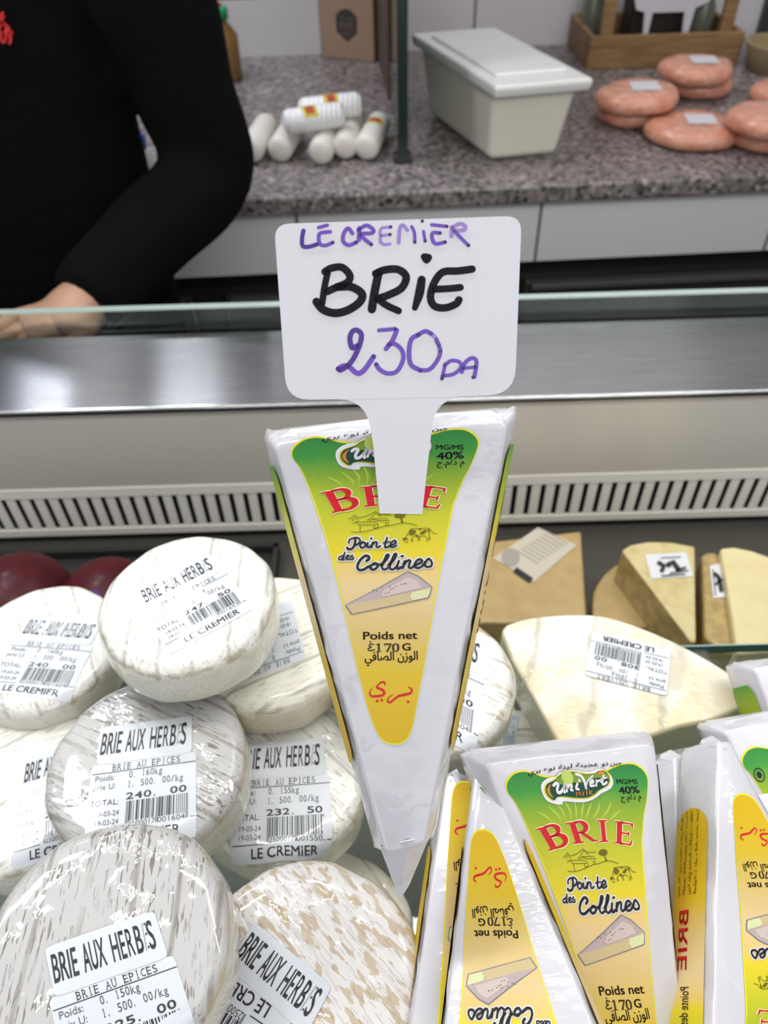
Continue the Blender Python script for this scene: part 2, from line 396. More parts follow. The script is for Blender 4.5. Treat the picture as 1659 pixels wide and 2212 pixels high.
# ------------------------------------------------------------------ soft cheese wheels
class Wheel:
    def __init__(s, C, R, h, rot=0.0, seed=1, tilt=(0, 0)):
        s.C = np.array(C, float); s.R = R; s.h = h; s.rot = rot
        rnd = random.Random(seed); s.ph = [rnd.uniform(0, 6.28) for _ in range(5)]
        s.Q = np.array((Matrix.Rotation(tilt[0], 3, 'X') @ Matrix.Rotation(tilt[1], 3, 'Y')))
        e = 0.0065; s.e = e; P = [(0, 0), (R-e-0.004, 0)]
        for k in range(1, 9):
            a = math.pi/2*k/8; P.append((R-e+e*math.sin(a)-0.0008*(1-k/8), -e+e*math.cos(a)))
        P += [(R+0.0008, -h*0.5), (R, -h+e)]
        for k in range(1, 7):
            a = math.pi/2*k/6; P.append((R-e+e*math.cos(a), -h+e-e*math.sin(a)))
        s.P = P; L = [0]
        for a, b in zip(P, P[1:]): L.append(L[-1]+math.hypot(b[0]-a[0], b[1]-a[1]))
        s.L = L
    def wob(s, a, r):
        k = min(1, max(0, (r/s.R-0.55)/0.4)); p = s.ph
        return 1+k*(0.010*math.sin(2*a+p[0])+0.008*math.sin(5*a+p[1])+0.005*math.sin(11*a+p[2])+0.003*math.sin(19*a+p[3]))
    def at_len(s, t):
        r = float(np.interp(t, s.L, [p[0] for p in s.P])); z = float(np.interp(t, s.L, [p[1] for p in s.P])); return r, z
    def nz(s, x, y): return 0.0001*math.sin(x*190+s.ph[3])*math.sin(y*160+s.ph[4])
    def pt(s, x, y, off=0.0):
        rho = math.hypot(x, y); a = math.atan2(y, x); r, z = s.at_len(rho)
        r2, z2 = s.at_len(rho+1e-4); n = np.array((-(z2-z), r2-r)); n = n/(np.linalg.norm(n)+1e-12)
        r = r*s.wob(a, r)+n[0]*off; z = z+n[1]*off+s.nz(x, y)
        return s.C+s.Q @ np.array((r*math.cos(a), r*math.sin(a), z))
    def mesh(s, mb, m, n=96):
        vs = []; rings = [0.02]+[0.08*k for k in range(1, 12)]
        T = [q*s.L[1] for q in rings]+list(s.L[1:])
        for t in T:
            for k in range(n):
                a = 2*math.pi*k/n; vs.append(s.pt(t*math.cos(a), t*math.sin(a)))
        fs = []
        for i in range(len(T)-1):
            for k in range(n): j = (k+1) % n; fs.append((i*n+k, (i+1)*n+k, (i+1)*n+j, i*n+j))
        fs.append(tuple(range(n))); b = (len(T)-1)*n; fs.append(tuple(range(b+n-1, b-1, -1)))
        mb.add(vs, fs, m)
def sticker_part(name, wheel, root, art, rect, fit, base=0.0003, rad=2.0):
    """fit maps label millimetres to the plane of the cheese top (metres from its centre)"""
    mb = MB(); V, Fc = sheet(*rect, rad=rad); g = lambda p: fit(p)
    # winding: make the printed side face up
    a, b, c = g((0, 0)), g((1, 0)), g((0, 1)); flip = ((b-a)[0]*(c-a)[1]-(b-a)[1]*(c-a)[0]) < 0
    fl = lambda fs: [tuple(reversed(f)) for f in fs] if flip else fs
    mb.add([wheel.pt(*g(v), base) for v in V], fl(Fc), PAPER)
    for m, lev, vs, fs in art:
        mb.add([wheel.pt(*g(v), base+LAY*lev) for v in vs], fl(fs), m)
    return mb.build(name, root, smooth=True)
WHEELS = {}
def brie_wheel(key, label, cpx, z, R, m, line_px, h=0.028, title=None, price=None, tilt=(0, 0), art_t=None, art_p=None, group='herb brie wheels in cling film', pr=(0, 46, -5.2, 36.5)):
    C = at_z(cpx, z); w = Wheel(C, R, h, seed=hash(key) % 97 if False else sum(map(ord, key))*7, tilt=tilt)
    Nrm = w.Q @ np.array((0, 0, 1.0))
    root = thing('herb_brie', label, 'cheese', C-np.array((0, 0, h)), group)
    mb = MB(); w.mesh(mb, m)
    # object axes: local x runs along the mat marks of the rind
    d = on_plane(line_px, C, Nrm)-C; ang = math.atan2(d[1], d[0])
    o = mb.build('rind', root, loc=C, smooth=True)
    o.location = C-np.array(root.location)
    me = o.data; rot = Matrix.Rotation(-ang, 4, 'Z'); me.transform(rot); o.rotation_euler = (0, 0, ang)
    Qi = w.Q.T
    def loc(px): return (Qi @ (on_plane(px, C, Nrm)-C))[:2]
    if title:
        f = affine([t[0] for t in title], [loc(t[1]) for t in title])
        sticker_part('title_sticker', w, root, art_t or title_art(), (2, 44, -25, -4.6), f, 0.0004)
    if price:
        f = affine([t[0] for t in price], [loc(t[1]) for t in price])
        sticker_part('price_sticker', w, root, art_p, pr, f, 0.00025)
    WHEELS[key] = w; return root
# ================================================================== SETTING
STEEL = mat('brushed_steel', (0.50, 0.50, 0.50), 0.22, 1.0, Anisotropic=1.0)
h = N(STEEL); cx = h.n('ShaderNodeCombineXYZ'); cx.inputs[1].default_value = 1.0; h.l(cx.outputs[0], h.b.inputs['Tangent'])
nz = h.noise(h.coord('Object', (0.02, 1, 1)), 900, 2)
h.l(h.ramp(nz, [(0.3, (0.36, 0.36, 0.37)), (0.7, (0.48, 0.48, 0.48))]), h.b.inputs['Base Color'])
STEEL2 = mat('brushed_steel_warm', (0.70, 0.66, 0.60), 0.42, 0.45, Anisotropic=0.8)
h = N(STEEL2); cx = h.n('ShaderNodeCombineXYZ'); cx.inputs[2].default_value = 1.0; h.l(cx.outputs[0], h.b.inputs['Tangent'])
GRILLE = mat('white_enamel', (0.86, 0.83, 0.77), 0.3)
DARK = mat('shade_black', (0.018, 0.017, 0.017), 0.6)  # near-black that paints shade behind the slots and under the red cheeses
DECK = mat('deck_steel', (0.085, 0.08, 0.068), 0.4, 0.2)
GRAN = mat('granite', (0.2, 0.18, 0.18), 0.3); h = N(GRAN)
v1 = h.n('ShaderNodeTexVoronoi'); v1.inputs['Scale'].default_value = 150; h.l(h.coord(), v1.inputs['Vector'])
g1 = h.ramp(v1.outputs['Color'], [(0.1, (0.05, 0.045, 0.045)), (0.45, (0.20, 0.18, 0.18)), (0.8, (0.30, 0.27, 0.265)), (1.0, (0.52, 0.48, 0.46))])
g2 = h.ramp(h.noise(h.coord(), 60, 3), [(0.35, (0.75, 0.72, 0.72)), (0.7, (1.15, 1.1, 1.08))])
h.l(h.mix(1.0, g1, g2, 'MULTIPLY'), h.b.inputs['Base Color'])
def tile_mat(name, w, hgt, off, sx=0.0, sz=0.0, col=(0.66, 0.64, 0.66), mortar=(0.17, 0.165, 0.17), ms=0.0035):
    m = mat(name, col, 0.2); h = N(m)
    b = h.n('ShaderNodeTexBrick', offset=off, offset_frequency=2); b.inputs['Scale'].default_value = 1.0
    b.inputs['Brick Width'].default_value = w; b.inputs['Row Height'].default_value = hgt; b.inputs['Mortar Size'].default_value = ms; b.inputs['Mortar Smooth'].default_value = 0.2
    b.inputs['Color1'].default_value = (*col, 1); b.inputs['Color2'].default_value = (*[c*0.97 for c in col], 1); b.inputs['Mortar'].default_value = (*mortar, 1)
    mp = h.n('ShaderNodeMapping'); tc = h.n('ShaderNodeTexCoord'); sp = h.n('ShaderNodeSeparateXYZ'); cb = h.n('ShaderNodeCombineXYZ')
    h.l(tc.outputs['Object'], sp.inputs[0]); h.l(sp.outputs[0], cb.inputs[0]); h.l(sp.outputs[2], cb.inputs[1]); h.l(cb.outputs[0], mp.inputs[0]); mp.inputs['Location'].default_value = (sx, sz, 0)
    h.l(mp.outputs[0], b.inputs['Vector']); h.l(b.outputs['Color'], h.b.inputs['Base Color'])
    return m
ZC = -0.485                                   # back counter top, measured from the camera
e0, e1 = at_z((560, 427.5), ZC), at_z((1640, 378.8), ZC)
w0, w1 = at_z((526, 123), ZC), at_z((1175, 96), ZC)
ex = (e1-e0)/np.linalg.norm(e1-e0); ey = np.array((-ex[1], ex[0], 0)); YAW = math.atan2(ex[1], ex[0])
DEPTH = float(np.dot(((w0+w1)/2-e0), ey))
OB = e0-ex*np.dot(e0, ex)                     # counter frame: origin on the front edge in front of the camera
def bk(x, y, z): return OB+ex*x+ey*y+np.array((0, 0, z-ZC))
FLOOR_Z = -1.385
FLOOR = mat('floor_tile', (0.30, 0.29, 0.28), 0.4)
mb = MB(); mb.box((0, 0.8, FLOOR_Z-0.02), (6, 6, 0.04), FLOOR); struct('floor', mb)
TILE = tile_mat('wall_tile', 0.335, 0.20, 0.5, sx=0.03, sz=0.075)
c = bk(0, DEPTH+0.03, 0.1); mb = MB(); mb.box((0, 0, 0), (6, 0.06, 3.0), TILE)
o = mb.build('wall_back', loc=None); o.location = c; o.rotation_euler = (0, 0, YAW); o['kind'] = 'structure'
# worktop, tiled apron, undercounter
def place(mb, name, loc, parent=None, **k):
    o = mb.build(name, loc=(0, 0, 0), **k); o.location = loc; o.rotation_euler = (0, 0, YAW); return o
mb = MB(); mb.box((0, 0, 0), (4.4, DEPTH, 0.03), GRAN)
o = place(mb, 'granite_worktop', bk(0, DEPTH/2, ZC-0.015), bevel=0.006); tag(o, 'speckled grey granite worktop along the tiled back wall', 'counter')
APRON = tile_mat('apron_tile', 0.39, 0.5, 0.0, sx=0.078, sz=0.25, ms=0.003, col=(0.76, 0.74, 0.76))
mb = MB(); mb.box((0, 0, 0), (4.4, 0.03, 0.105), APRON)
o = place(mb, 'tiled_apron', bk(0, 0.035, ZC-0.03-0.0525)); tag(o, 'white tiled apron right below the granite worktop edge', 'counter front')
FRG = mat('black_fridge', (0.034, 0.034, 0.033), 0.35); FRG2 = mat('fridge_door', (0.05, 0.05, 0.047), 0.3); FRGE = mat('fridge_edge', (0.10, 0.10, 0.095), 0.4)
fr = thing('undercounter_fridge', 'black undercounter fridge with drawer fronts below the tiled apron', 'fridge', bk(0, 0.05, FLOOR_Z))
zt = ZC-0.135
mb = MB(); p = bk(0, 0.33, (zt+FLOOR_Z)/2); mb.box(p, (4.2, 0.5, zt-FLOOR_Z), FRG, YAW); mb.build('body', fr)
for x0, x1 in ((-0.75, -0.28), (-0.22, 0.25), (0.31, 0.83), (0.89, 1.36)):
    mb = MB(); mb.box(bk((x0+x1)/2, 0.072, zt-0.19), (x1-x0, 0.02, 0.26), FRG2, YAW); d = mb.build('drawer', fr, bevel=0.004)
    mb = MB(); mb.box(bk((x0+x1)/2, 0.058, zt-0.066), (x1-x0-0.02, 0.02, 0.012), FRGE, YAW); hh = mb.build('handle', loc=fr.location, bevel=0.003)
    hh.location = (0, 0, 0); hh.parent = d
# display case: steel service shelf, glass upstand, fascia, vent grille, deck
YF = 0.561; ZS = float(at_y((830, 867), YF)[2]); YB = float(at_z((830, 706), ZS)[1])
GZ = [float(at_y((1300, y_), YF)[2]) for y_ in (1027, 1046, 1114, 1127)]; ZD = GZ[3]-0.012
mb = MB(); mb.box((0, (YF+YB)/2, ZS-0.004), (3.4, YB-YF, 0.008), STEEL); o = mb.build('steel_service_shelf', loc=(0, (YF+YB)/2, ZS-0.008), bevel=0.003)
tag(o, 'brushed steel service shelf along the back of the display case', 'shelf')
mb = MB(); mb.box((0, YF+0.009, (ZS-0.008+GZ[0])/2), (3.4, 0.012, ZS-0.008-GZ[0]), STEEL2); o = mb.build('steel_fascia', loc=(0, YF+0.012, GZ[0])); tag(o, 'beige-looking steel fascia between service shelf and slotted grille', 'panel')
gr = thing('vent_grille', 'white slotted air grille across the back of the display case', 'grille', (0, YF+0.01, GZ[3]))
mb = MB(); z1, zs1, zs0, z0 = GZ
pitch = float(np.linalg.norm(at_y((1300, 1080), YF)-at_y((1269.7, 1080.9), YF))); n = int(3.2/pitch)
mb.box((0, YF+0.004, (z1+zs1)/2), (3.3, 0.004, z1-zs1), GRILLE); mb.box((0, YF+0.004, (zs0+z0)/2), (3.3, 0.004, zs0-z0), GRILLE)
for k in range(n): mb.box(((k-n/2+0.5)*pitch+0.004, YF+0.0035, (zs1+zs0)/2), (pitch*0.63, 0.001, zs1-zs0+0.001), GRILLE)
mb.build('slotted_plate', gr)
mb = MB(); mb.box((0, YF+0.022, (z1+z0)/2), (3.3, 0.02, z1-z0+0.02), DARK); mb.build('duct', gr)  # solid block, its near-black colour paints the unlit depth behind the slots
mb = MB(); mb.box((0, 0.14, ZD-0.01), (3.3, 0.88, 0.02), DECK); o = mb.build('display_deck', loc=(0, 0.14, ZD-0.02)); tag(o, 'grey steel deck of the refrigerated display case', 'deck')
mb = MB(); mb.box((0, 0.62, -0.98), (3.3, 0.06, 0.72), FRG); o = mb.build('case_back', loc=(0, 0.62, -1.34)); tag(o, 'dark back of the display case behind the grille', 'panel')
def clear_glass(name, tint, edge=None):
    m = bpy.data.materials.new(name); m.use_nodes = True; t = m.node_tree; t.nodes.clear()
    out = t.nodes.new('ShaderNodeOutputMaterial'); mx = t.nodes.new('ShaderNodeMixShader'); tr = t.nodes.new('ShaderNodeBsdfTransparent'); gl = t.nodes.new('ShaderNodeBsdfGlossy'); fr_ = t.nodes.new('ShaderNodeFresnel')
    tr.inputs[0].default_value = (*tint, 1); gl.inputs['Roughness'].default_value = 0.02; gl.inputs['Color'].default_value = (0.9, 1, 0.97, 1); fr_.inputs[0].default_value = 1.45
    t.links.new(fr_.outputs[0], mx.inputs[0]); t.links.new(tr.outputs[0], mx.inputs[1]); t.links.new(gl.outputs[0], mx.inputs[2]); t.links.new(mx.outputs[0], out.inputs[0]); return m
GLASS = clear_glass('clear_glass', (0.93, 0.97, 0.95)); GEDGE = mat('glass_edge', (0.42, 0.50, 0.47), 0.15)
def glass_box(name, c, d, label, edges, rz=0):
    root = thing(name, label, 'glass', np.array(c)-np.array((0, 0, d[2]/2)))
    mb = MB(); mb.box(c, d, GLASS, rz); mb.build('pane', root)
    for ec, ed, em in edges:
        mb = MB(); mb.box(ec, ed, em, rz); mb.build('polished_edge', root)
    return root
ZU = float(at_y((830, 656), YB+0.002)[2])
glass_box('glass_upstand', (0, YB+0.006, (ZU+ZS-0.012)/2), (3.3, 0.008, ZU-ZS+0.012), 'low clear glass upstand behind the steel service shelf', [((0, YB+0.006, ZU+0.0007), (3.3, 0.008, 0.0014), GEDGE)])
mb = MB(); mb.box((0, YB+0.007, ZS-0.016), (3.3, 0.014, 0.012), mat('black_seal', (0.02, 0.02, 0.025), 0.4)); o = mb.build('rubber_seal', loc=(0, YB+0.007, ZS-0.02)); tag(o, 'black seal holding the foot of the glass upstand', 'seal')
ZG = -0.42
glass_box('glass_shelf', (0.1, 0.02, ZG-0.004), (2.4, 0.536, 0.008), 'clear glass shelf carrying the soft cheeses above the deck', [((0.1, 0.2885, ZG-0.004), (2.4, 0.001, 0.008), mat('glass_edge_green', (0.30, 0.42, 0.38), 0.15))])
# ================================================================== PRINTED BRIE PORTION PACKS
WRAP = mat('white_wrap', (0.63, 0.618, 0.665), 0.38); h = N(WRAP)
h.bump(h.math('ADD', h.noise(h.coord('Object', (1, 0.5, 1)), 60, 2), h.math('MULTIPLY', h.noise(h.coord('Object'), 250, 2), 0.1)), 0.0016, 0.55)
film(h, 0.7, 0.08, 110, 0.0012, 40, 0.0007)
def ink(name, c, rough=0.5): m = mat(name, c, rough, Coat_Weight=0.12, Coat_Roughness=0.12, Specular_IOR_Level=0.25); return m
P_RED = ink('print_red', s2l((205, 22, 38))); P_BLK = ink('print_black', (0.012, 0.011, 0.012)); P_OLIVE = ink('print_olive', s2l((110, 98, 12)))
P_WHITE = ink('print_white', (0.78, 0.77, 0.80)); P_YEL = ink('print_yellow_edge', s2l((232, 222, 40))); P_PALE = ink('print_pale_yellow', s2l((240, 235, 170)))
P_DKG = ink('print_dark_green', s2l((14, 70, 52))); P_MIDG = ink('print_logo_olive', s2l((120, 150, 50))); P_LTG = ink('print_logo_light', s2l((185, 205, 100))); P_ORG = ink('print_orange', s2l((225, 130, 50)))
P_RAY = ink('print_ray', s2l((176, 196, 70))); P_MAUVE = ink('print_mauve', s2l((186, 168, 168))); P_MAUVE2 = ink('print_mauve_pale', s2l((206, 188, 182))); P_CHS = ink('print_cheese', s2l((204, 184, 140))); P_CHS2 = ink('print_cheese_pale', s2l((216, 220, 170))); P_SLATE = ink('print_slate', s2l((112, 124, 134)))
P_BROWN = ink('print_brown', s2l((60, 42, 12)))
# canonical artwork plane of a pack: origin at the wide end, u to the right, v towards the point (metres)
TAU = math.radians(42); HO = at_d((843., 945.), 0.225)
HU = np.array((1., 0, 0)); HV = np.array((0, -math.sin(TAU), -math.cos(TAU))); HN = np.cross(HV, HU); HN = HN if HN[1] < 0 else -HN
def hp(p): q = on_plane(p, HO, HN)-HO; return np.array((q @ HU, q @ HV))
hero_px = [(694,1066),(721,1110),(967,1057),(951,1097),(752,1169),(858,1180),(770,1218),(936,1214),(880,1235),(932,1270),(759,1327),(785,1374),(901,1374),(788,1430),(902,1419),(941,967),(1001,967),(724,983)]
p2_px = [(1154,1788),(1192,1844),(1370,1778),(1367,1830),(1225,1912),(1310,1922),(1251,1970),(1380,1968),(1339,1988),(1387,2030),(1269,2087),(1297,2139),(1385,2131),(1313,2192),(1395,2180),(1334,1681),(1380,1678),(1159,1698)]
nm = lambda p: ((p[0]-1000)/500, (p[1]-1500)/500)
H2 = homog([nm(p) for p in p2_px], [nm(p) for p in hero_px])
def p2(p):
    q = H2 @ np.r_[nm(p), 1.0]; return hp((q[0]/q[2]*500+1000, q[1]/q[2]*500+1500))
c7 = lambda p: hp((700+.16878*p[0], 1080+.16878*p[1])); c8 = lambda p: hp((700+.16878*p[0], 1320+.16878*p[1])); k2 = lambda p: p2((1060+.217*p[0], 1620+.217*p[1]))
c4 = lambda p: hp((560+.3617*p[0], 880+.3617*p[1]))
SC = np.linalg.norm(c7((100, 300))-c7((0, 300)))/100          # metres per unit of c7 / c8
S2 = np.linalg.norm(k2((900, 600))-k2((800, 600)))/100
def vpos(y): return hp((850, y))[1]
V0, V1 = -0.006, 0.140
stops = [(935, (44, 128, 62)), (985, (66, 150, 58)), (1030, (140, 172, 48)), (1090, (182, 190, 46)), (1150, (208, 200, 46)), (1200, (228, 206, 46)), (1222, (230, 200, 118)), (1270, (226, 200, 150)), (1340, (218, 190, 128)), (1400, (214, 186, 98)), (1450, (216, 184, 44)), (1600, (212, 174, 20))]
PANEL = mat('panel_print', (0.5, 0.5, 0.1), 0.5, Coat_Weight=0.12, Coat_Roughness=0.12, Specular_IOR_Level=0.25); h = N(PANEL)
uvn = h.n('ShaderNodeUVMap', uv_map='UVMap'); sp = h.n('ShaderNodeSeparateXYZ'); h.l(uvn.outputs[0], sp.inputs[0])
vv = h.math('ADD', sp.outputs[1], h.math('MULTIPLY', h.math('SUBTRACT', h.noise(uvn.outputs[0], 9, 3), 0.5), 0.05))
h.l(h.ramp(vv, [((vpos(y)-V0)/(V1-V0), s2l(c)) for y, c in stops]), h.b.inputs['Base Color'])
ART = []
def a(m, lev, vf): ART.append((m, lev, vf[0], vf[1]))
def mp(f, pts): return [f(p) for p in pts]
edge = mp(k2, [(97,290),(110,225),(160,155),(235,127),(300,130),(400,162),(470,190),(540,197),(620,200),(720,180),(900,165),(1060,150),(1150,130),(1200,100),(1300,58),(1380,46),(1460,62),(1540,130),(1580,220),(1580,330),(1562,500),(1532,650),(1512,850),(1502,1000)]) + mp(hp, [(951,1216),(937,1300),(929,1350),(918,1420),(904,1495),(892,1560),(882,1588),(868,1601),(850,1604),(832,1599),(818,1585),(806,1558),(791,1513),(766,1412),(741,1296),(715,1187)]) + mp(k2, [(470,1020),(390,850),(290,640),(200,480),(120,370)])
ec = catmull(edge, 4, True)[:-1]; cen = np.mean(ec, 0)
a(P_YEL, 0, poly([p+(p-cen)/np.linalg.norm(p-cen)*0.0006 for p in ec]))
a(PANEL, 1, poly(ec))
# rays
for r in [[(550,540),(650,640),(680,700)],[(640,520),(700,600),(720,690)],[(720,490),(770,590),(785,700)],[(820,500),(835,600),(838,690)],[(910,500),(895,600),(888,690)],[(990,510),(960,600),(935,690)],[(1080,510),(1050,610),(1000,690)],[(1195,500),(1150,610),(1080,690)],[(1290,590),(1230,650),(1180,700)],[(450,600),(540,660),(590,710)]]:
    q = mp(k2, r); a(P_RAY, 2, ribbon(q, [S2*10, S2*22, S2*6]))
# logo
logo = [(455,320),(470,250),(530,200),(600,185),(640,140),(720,110),(830,110),(900,130),(990,125),(1040,95),(1100,100),(1150,135),(1200,200),(1215,270),(1195,330),(1140,370),(1090,395),(1040,440),(980,475),(900,495),(800,490),(720,480),(690,487),(686,517),(620,512),(540,480),(490,420)]
inner = [(508,320),(528,270),(600,232),(648,178),(720,147),(800,142),(900,168),(1000,163),(1056,128),(1110,130),(1150,170),(1167,240),(1142,302),(1060,352),(1010,402),(930,437),(800,432),(690,417),(628,430),(606,462),(560,432),(520,382)]
def grow(pts, d): c = np.mean(pts, 0); return [np.array(p)+(np.array(p)-c)/np.linalg.norm(np.array(p)-c)*d for p in pts]
a(P_SLATE, 3, poly(mp(k2, grow(logo, 5)), 3)); a(P_WHITE, 4, poly(mp(k2, logo), 3)); a(P_YEL, 5, poly(mp(k2, grow(inner, 22)), 3)); a(P_MIDG, 6, poly(mp(k2, grow(inner, 12)), 3)); a(P_DKG, 7, poly(mp(k2, inner), 3))
a(P_MIDG, 8, poly(mp(k2, [(600,240),(650,182),(720,151),(800,146),(900,172),(1000,167),(1060,134),(1108,136),(1146,174),(1158,215),(1050,205),(950,235),(870,265),(760,255),(680,280),(610,275)]), 2))
a(P_LTG, 9, disc(k2((725, 200)), S2*60, 18)); 
a(P_ORG, 9, poly(mp(k2, [(556,268),(516,335),(540,400),(592,438),(556,385),(543,325)]), 2)); a(P_ORG, 9, poly(mp(k2, [(1043,162),(1072,122),(1116,140),(1112,166)])))
for r, w in (([(582,292),(602,268),(630,280),(622,335),(632,375),(660,372),(688,325),(702,255),(690,330),(700,372)], 24), ([(728,290),(722,362)], 20), ([(724,330),(755,288),(776,300),(764,345),(785,352)], 18), ([(832,275),(820,330),(846,340)], 20), ([(850,238),(852,236)], 24),
             ([(815,158),(868,182),(905,250),(925,328)], 24), ([(925,328),(938,250),(992,182)], 12), ([(962,282),(1000,258),(990,234),(966,258),(970,302),(1012,300)], 17), ([(1032,240),(1032,300)], 18), ([(1032,268),(1058,240),(1078,252)], 16), ([(1108,180),(1094,270),(1112,288),(1142,262)], 18), ([(1078,226),(1142,206)], 11)):
    a(P_WHITE, 10, ribbon(mp(k2, r), S2*w))
for r in ([(826,415),(826,372),(848,402),(866,366),(872,410)], [(897,374),(898,412)], [(930,360),(936,408)], [(960,355),(964,402)], [(986,368),(964,386),(992,404)]):
    a(P_ORG, 10, ribbon(mp(k2, r), S2*8, False))
# BRIE in serif capitals, each letter set in its own quad
def lerp_quad(Q): 
    TL, TR, BL, BR = [np.array(q, float) for q in Q]
    return lambda p: k2((TL*(1-p[0])+TR*p[0])*(1-p[1])+(BL*(1-p[0])+BR*p[0])*p[1])
def letter(ch, Q):
    f = lerp_quad(Q); out = []
    P = lambda pts: out.append(poly(mp(f, pts)))
    def stem(x0, x1, e=0.12):
        P([(x0-e,0),(x1+e*.8,0),(x1+e*.8,.035),(x1,.08),(x1,.92),(x1+e*.8,.965),(x1+e*.8,1),(x0-e,1),(x0-e,.965),(x0,.92),(x0,.08),(x0-e,.035)])
    def bow(pts, ws): out.append(ribbon(mp(f, pts), [w*S2 for w in ws]))
    if ch == 'I': stem(.32, .70, .30)
    if ch == 'E':
        stem(.15, .42); P([(.3,0),(.97,0),(1,.22),(.94,.22),(.86,.07),(.3,.07)]); P([(.4,.46),(.72,.46),(.78,.38),(.82,.38),(.82,.62),(.78,.62),(.72,.53),(.4,.53)]); P([(.3,1),(.97,1),(1.02,.76),(.95,.76),(.86,.93),(.3,.93)])
    if ch == 'B':
        stem(.12, .40); bow([(.38,.02),(.68,.04),(.84,.24),(.68,.44),(.4,.47)], [12,24,46,24,12]); bow([(.4,.48),(.74,.50),(.94,.74),(.74,.96),(.38,.98)], [12,26,52,26,12])
    if ch == 'R':
        stem(.12, .36); bow([(.34,.02),(.6,.04),(.74,.26),(.58,.49),(.34,.52)], [12,24,48,24,12]); P([(.38,.5),(.56,.5),(.9,.93),(1.02,.965),(1.02,1),(.78,1)])
    return out
for ch, Q in (('B', [(430,786),(668,722),(578,1030),(776,955)]), ('R', [(735,724),(985,700),(812,958),(1062,932)]), ('I', [(1040,697),(1165,700),(1070,945),(1182,940)]), ('E', [(1225,708),(1425,745),(1225,955),(1402,988)])):
    for vs, fs in letter(ch, Q):
        sh = k2((916, 812))-k2((908, 806))
        hull = vs
        a(P_PALE, 3, ribbon(list(vs)+[vs[0]], S2*14, False, cap=False)) if len(fs) and ch in 'IE' else None
        a(P_WHITE, 2, ([v+sh*1.2 for v in vs], fs))
        a(P_RED, 4, (vs, fs))
    if ch in 'BR':
        for vs, fs in letter(ch, Q):
            c = np.mean(vs, 0); a(P_PALE, 3, ([v+(v-c)/np.linalg.norm(v-c)*S2*9 for v in vs], fs))
# farm drawing
for r in [[(315,245),(350,230),(395,190),(430,225),(470,225),(540,205),(600,180),(660,148),(720,185),(780,190),(850,188)],[(360,265),(395,215),(440,262)],[(550,260),(600,230),(660,165),(730,212)],[(580,265),(640,235),(660,240),(800,235),(835,265),(690,265),(620,240)],[(365,305),(400,280),(650,280),(695,305),(650,318),(450,318),(410,285)],[(462,320),(462,408)],[(640,320),(640,370)],[(690,310),(690,350),(650,360)],[(350,405),(400,412),(470,410),(560,395),(640,372),(720,350),(790,330),(850,325),(1000,290),(1100,300),(1185,325)],[(785,295),(820,292),(825,325),(790,328),(785,295)],
          [(1110,370),(1200,365),(1330,360),(1365,380),(1390,420),(1440,428)],[(1110,370),(1070,430),(1045,490)],[(1045,490),(1075,500),(1062,545),(1036,542),(1022,500)],[(1115,490),(1118,530),(1136,530),(1130,490)],[(1205,465),(1203,520),(1222,522),(1222,470)],[(1130,480),(1170,455),(1210,465),(1290,460),(1320,490),(1310,520),(1330,520),(1342,480)],[(1340,440),(1362,500),(1350,505)]]:
    a(P_OLIVE, 3, ribbon(mp(c7, r), SC*8, False))
for r in [[(1110,380),(1170,390),(1172,420),(1130,450),(1088,440)],[(1230,420),(1280,385),(1322,385),(1300,410),(1270,435),(1230,440)],[(1165,450),(1205,445),(1195,478)],[(1200,368),(1240,365),(1235,386)],[(1003,490),(1040,480),(1062,500),(1020,512)],[(1330,365),(1352,380),(1345,430),(1335,420)]]:
    a(P_OLIVE, 3, poly(mp(c7, r), 3))
a(P_OLIVE, 3, poly(mp(k2, [(1072,1062),(1085,1030),(1115,1018),(1150,1028),(1160,1055),(1150,1082),(1115,1088),(1085,1080)]), 3)); a(P_OLIVE, 3, ribbon(mp(k2, [(1128,1080),(1150,1140)]), [S2*8, S2*16]))
# script lettering: Pointe des Collines
SCR = [([(402,505),(392,570),(362,618),(315,628),(297,608)], 30), ([(318,548),(328,508),(380,484),(440,484),(462,520),(430,566),(392,572)], 22), ([(485,540),(462,575),(478,610),(512,600),(532,565),(512,540),(485,540)], 24), ([(562,545),(552,592),(572,606),(600,585)], 24), ([(600,492),(612,488)], 24), ([(624,540),(610,608)], 22), ([(618,568),(655,536),(680,546),(668,592),(690,606),(722,585)], 22), ([(808,478),(778,588),(800,606),(832,590)], 24), ([(752,548),(842,532)], 14), ([(862,578),(920,545),(905,515),(864,540),(848,580),(872,606),(928,582)], 22),
       ([(235,712),(195,728),(190,758),(222,762),(245,735)], 18), ([(268,668),(244,748),(258,765)], 20), ([(285,742),(322,718),(305,702),(282,735),(296,762),(332,748)], 16), ([(365,698),(345,722),(380,735),(370,762),(335,755)], 16),
       ([(545,778),(578,745),(562,714),(520,716),(460,772),(428,842),(445,888),(500,890),(570,848)], 34), ([(640,812),(598,842),(608,886),(655,880),(688,842),(668,812),(640,812)], 32), ([(680,815),(730,822)], 14), ([(722,830),(790,772),(828,708),(802,702),(766,782),(742,858),(770,888),(815,868)], 28), ([(820,830),(890,768),(926,698),(902,692),(866,772),(842,858),(872,888),(918,860)], 28), ([(958,778),(932,858),(952,880),(988,856)], 30), ([(992,718),(1008,714)], 30), ([(1032,780),(1010,868)], 30), ([(1022,822),(1070,772),(1104,778),(1082,848),(1108,870),(1152,842)], 28), ([(1168,832),(1250,790),(1238,757),(1192,768),(1160,822),(1182,866),(1240,855),(1294,798)], 28), ([(1290,802),(1338,748),(1378,800),(1366,845),(1310,852),(1292,832)], 28)]
for r, w in SCR:
    q = mp(c7, r); a(P_WHITE, 3, ribbon(q, SC*(w+34))); a(P_BLK, 5, ribbon(q, SC*w))
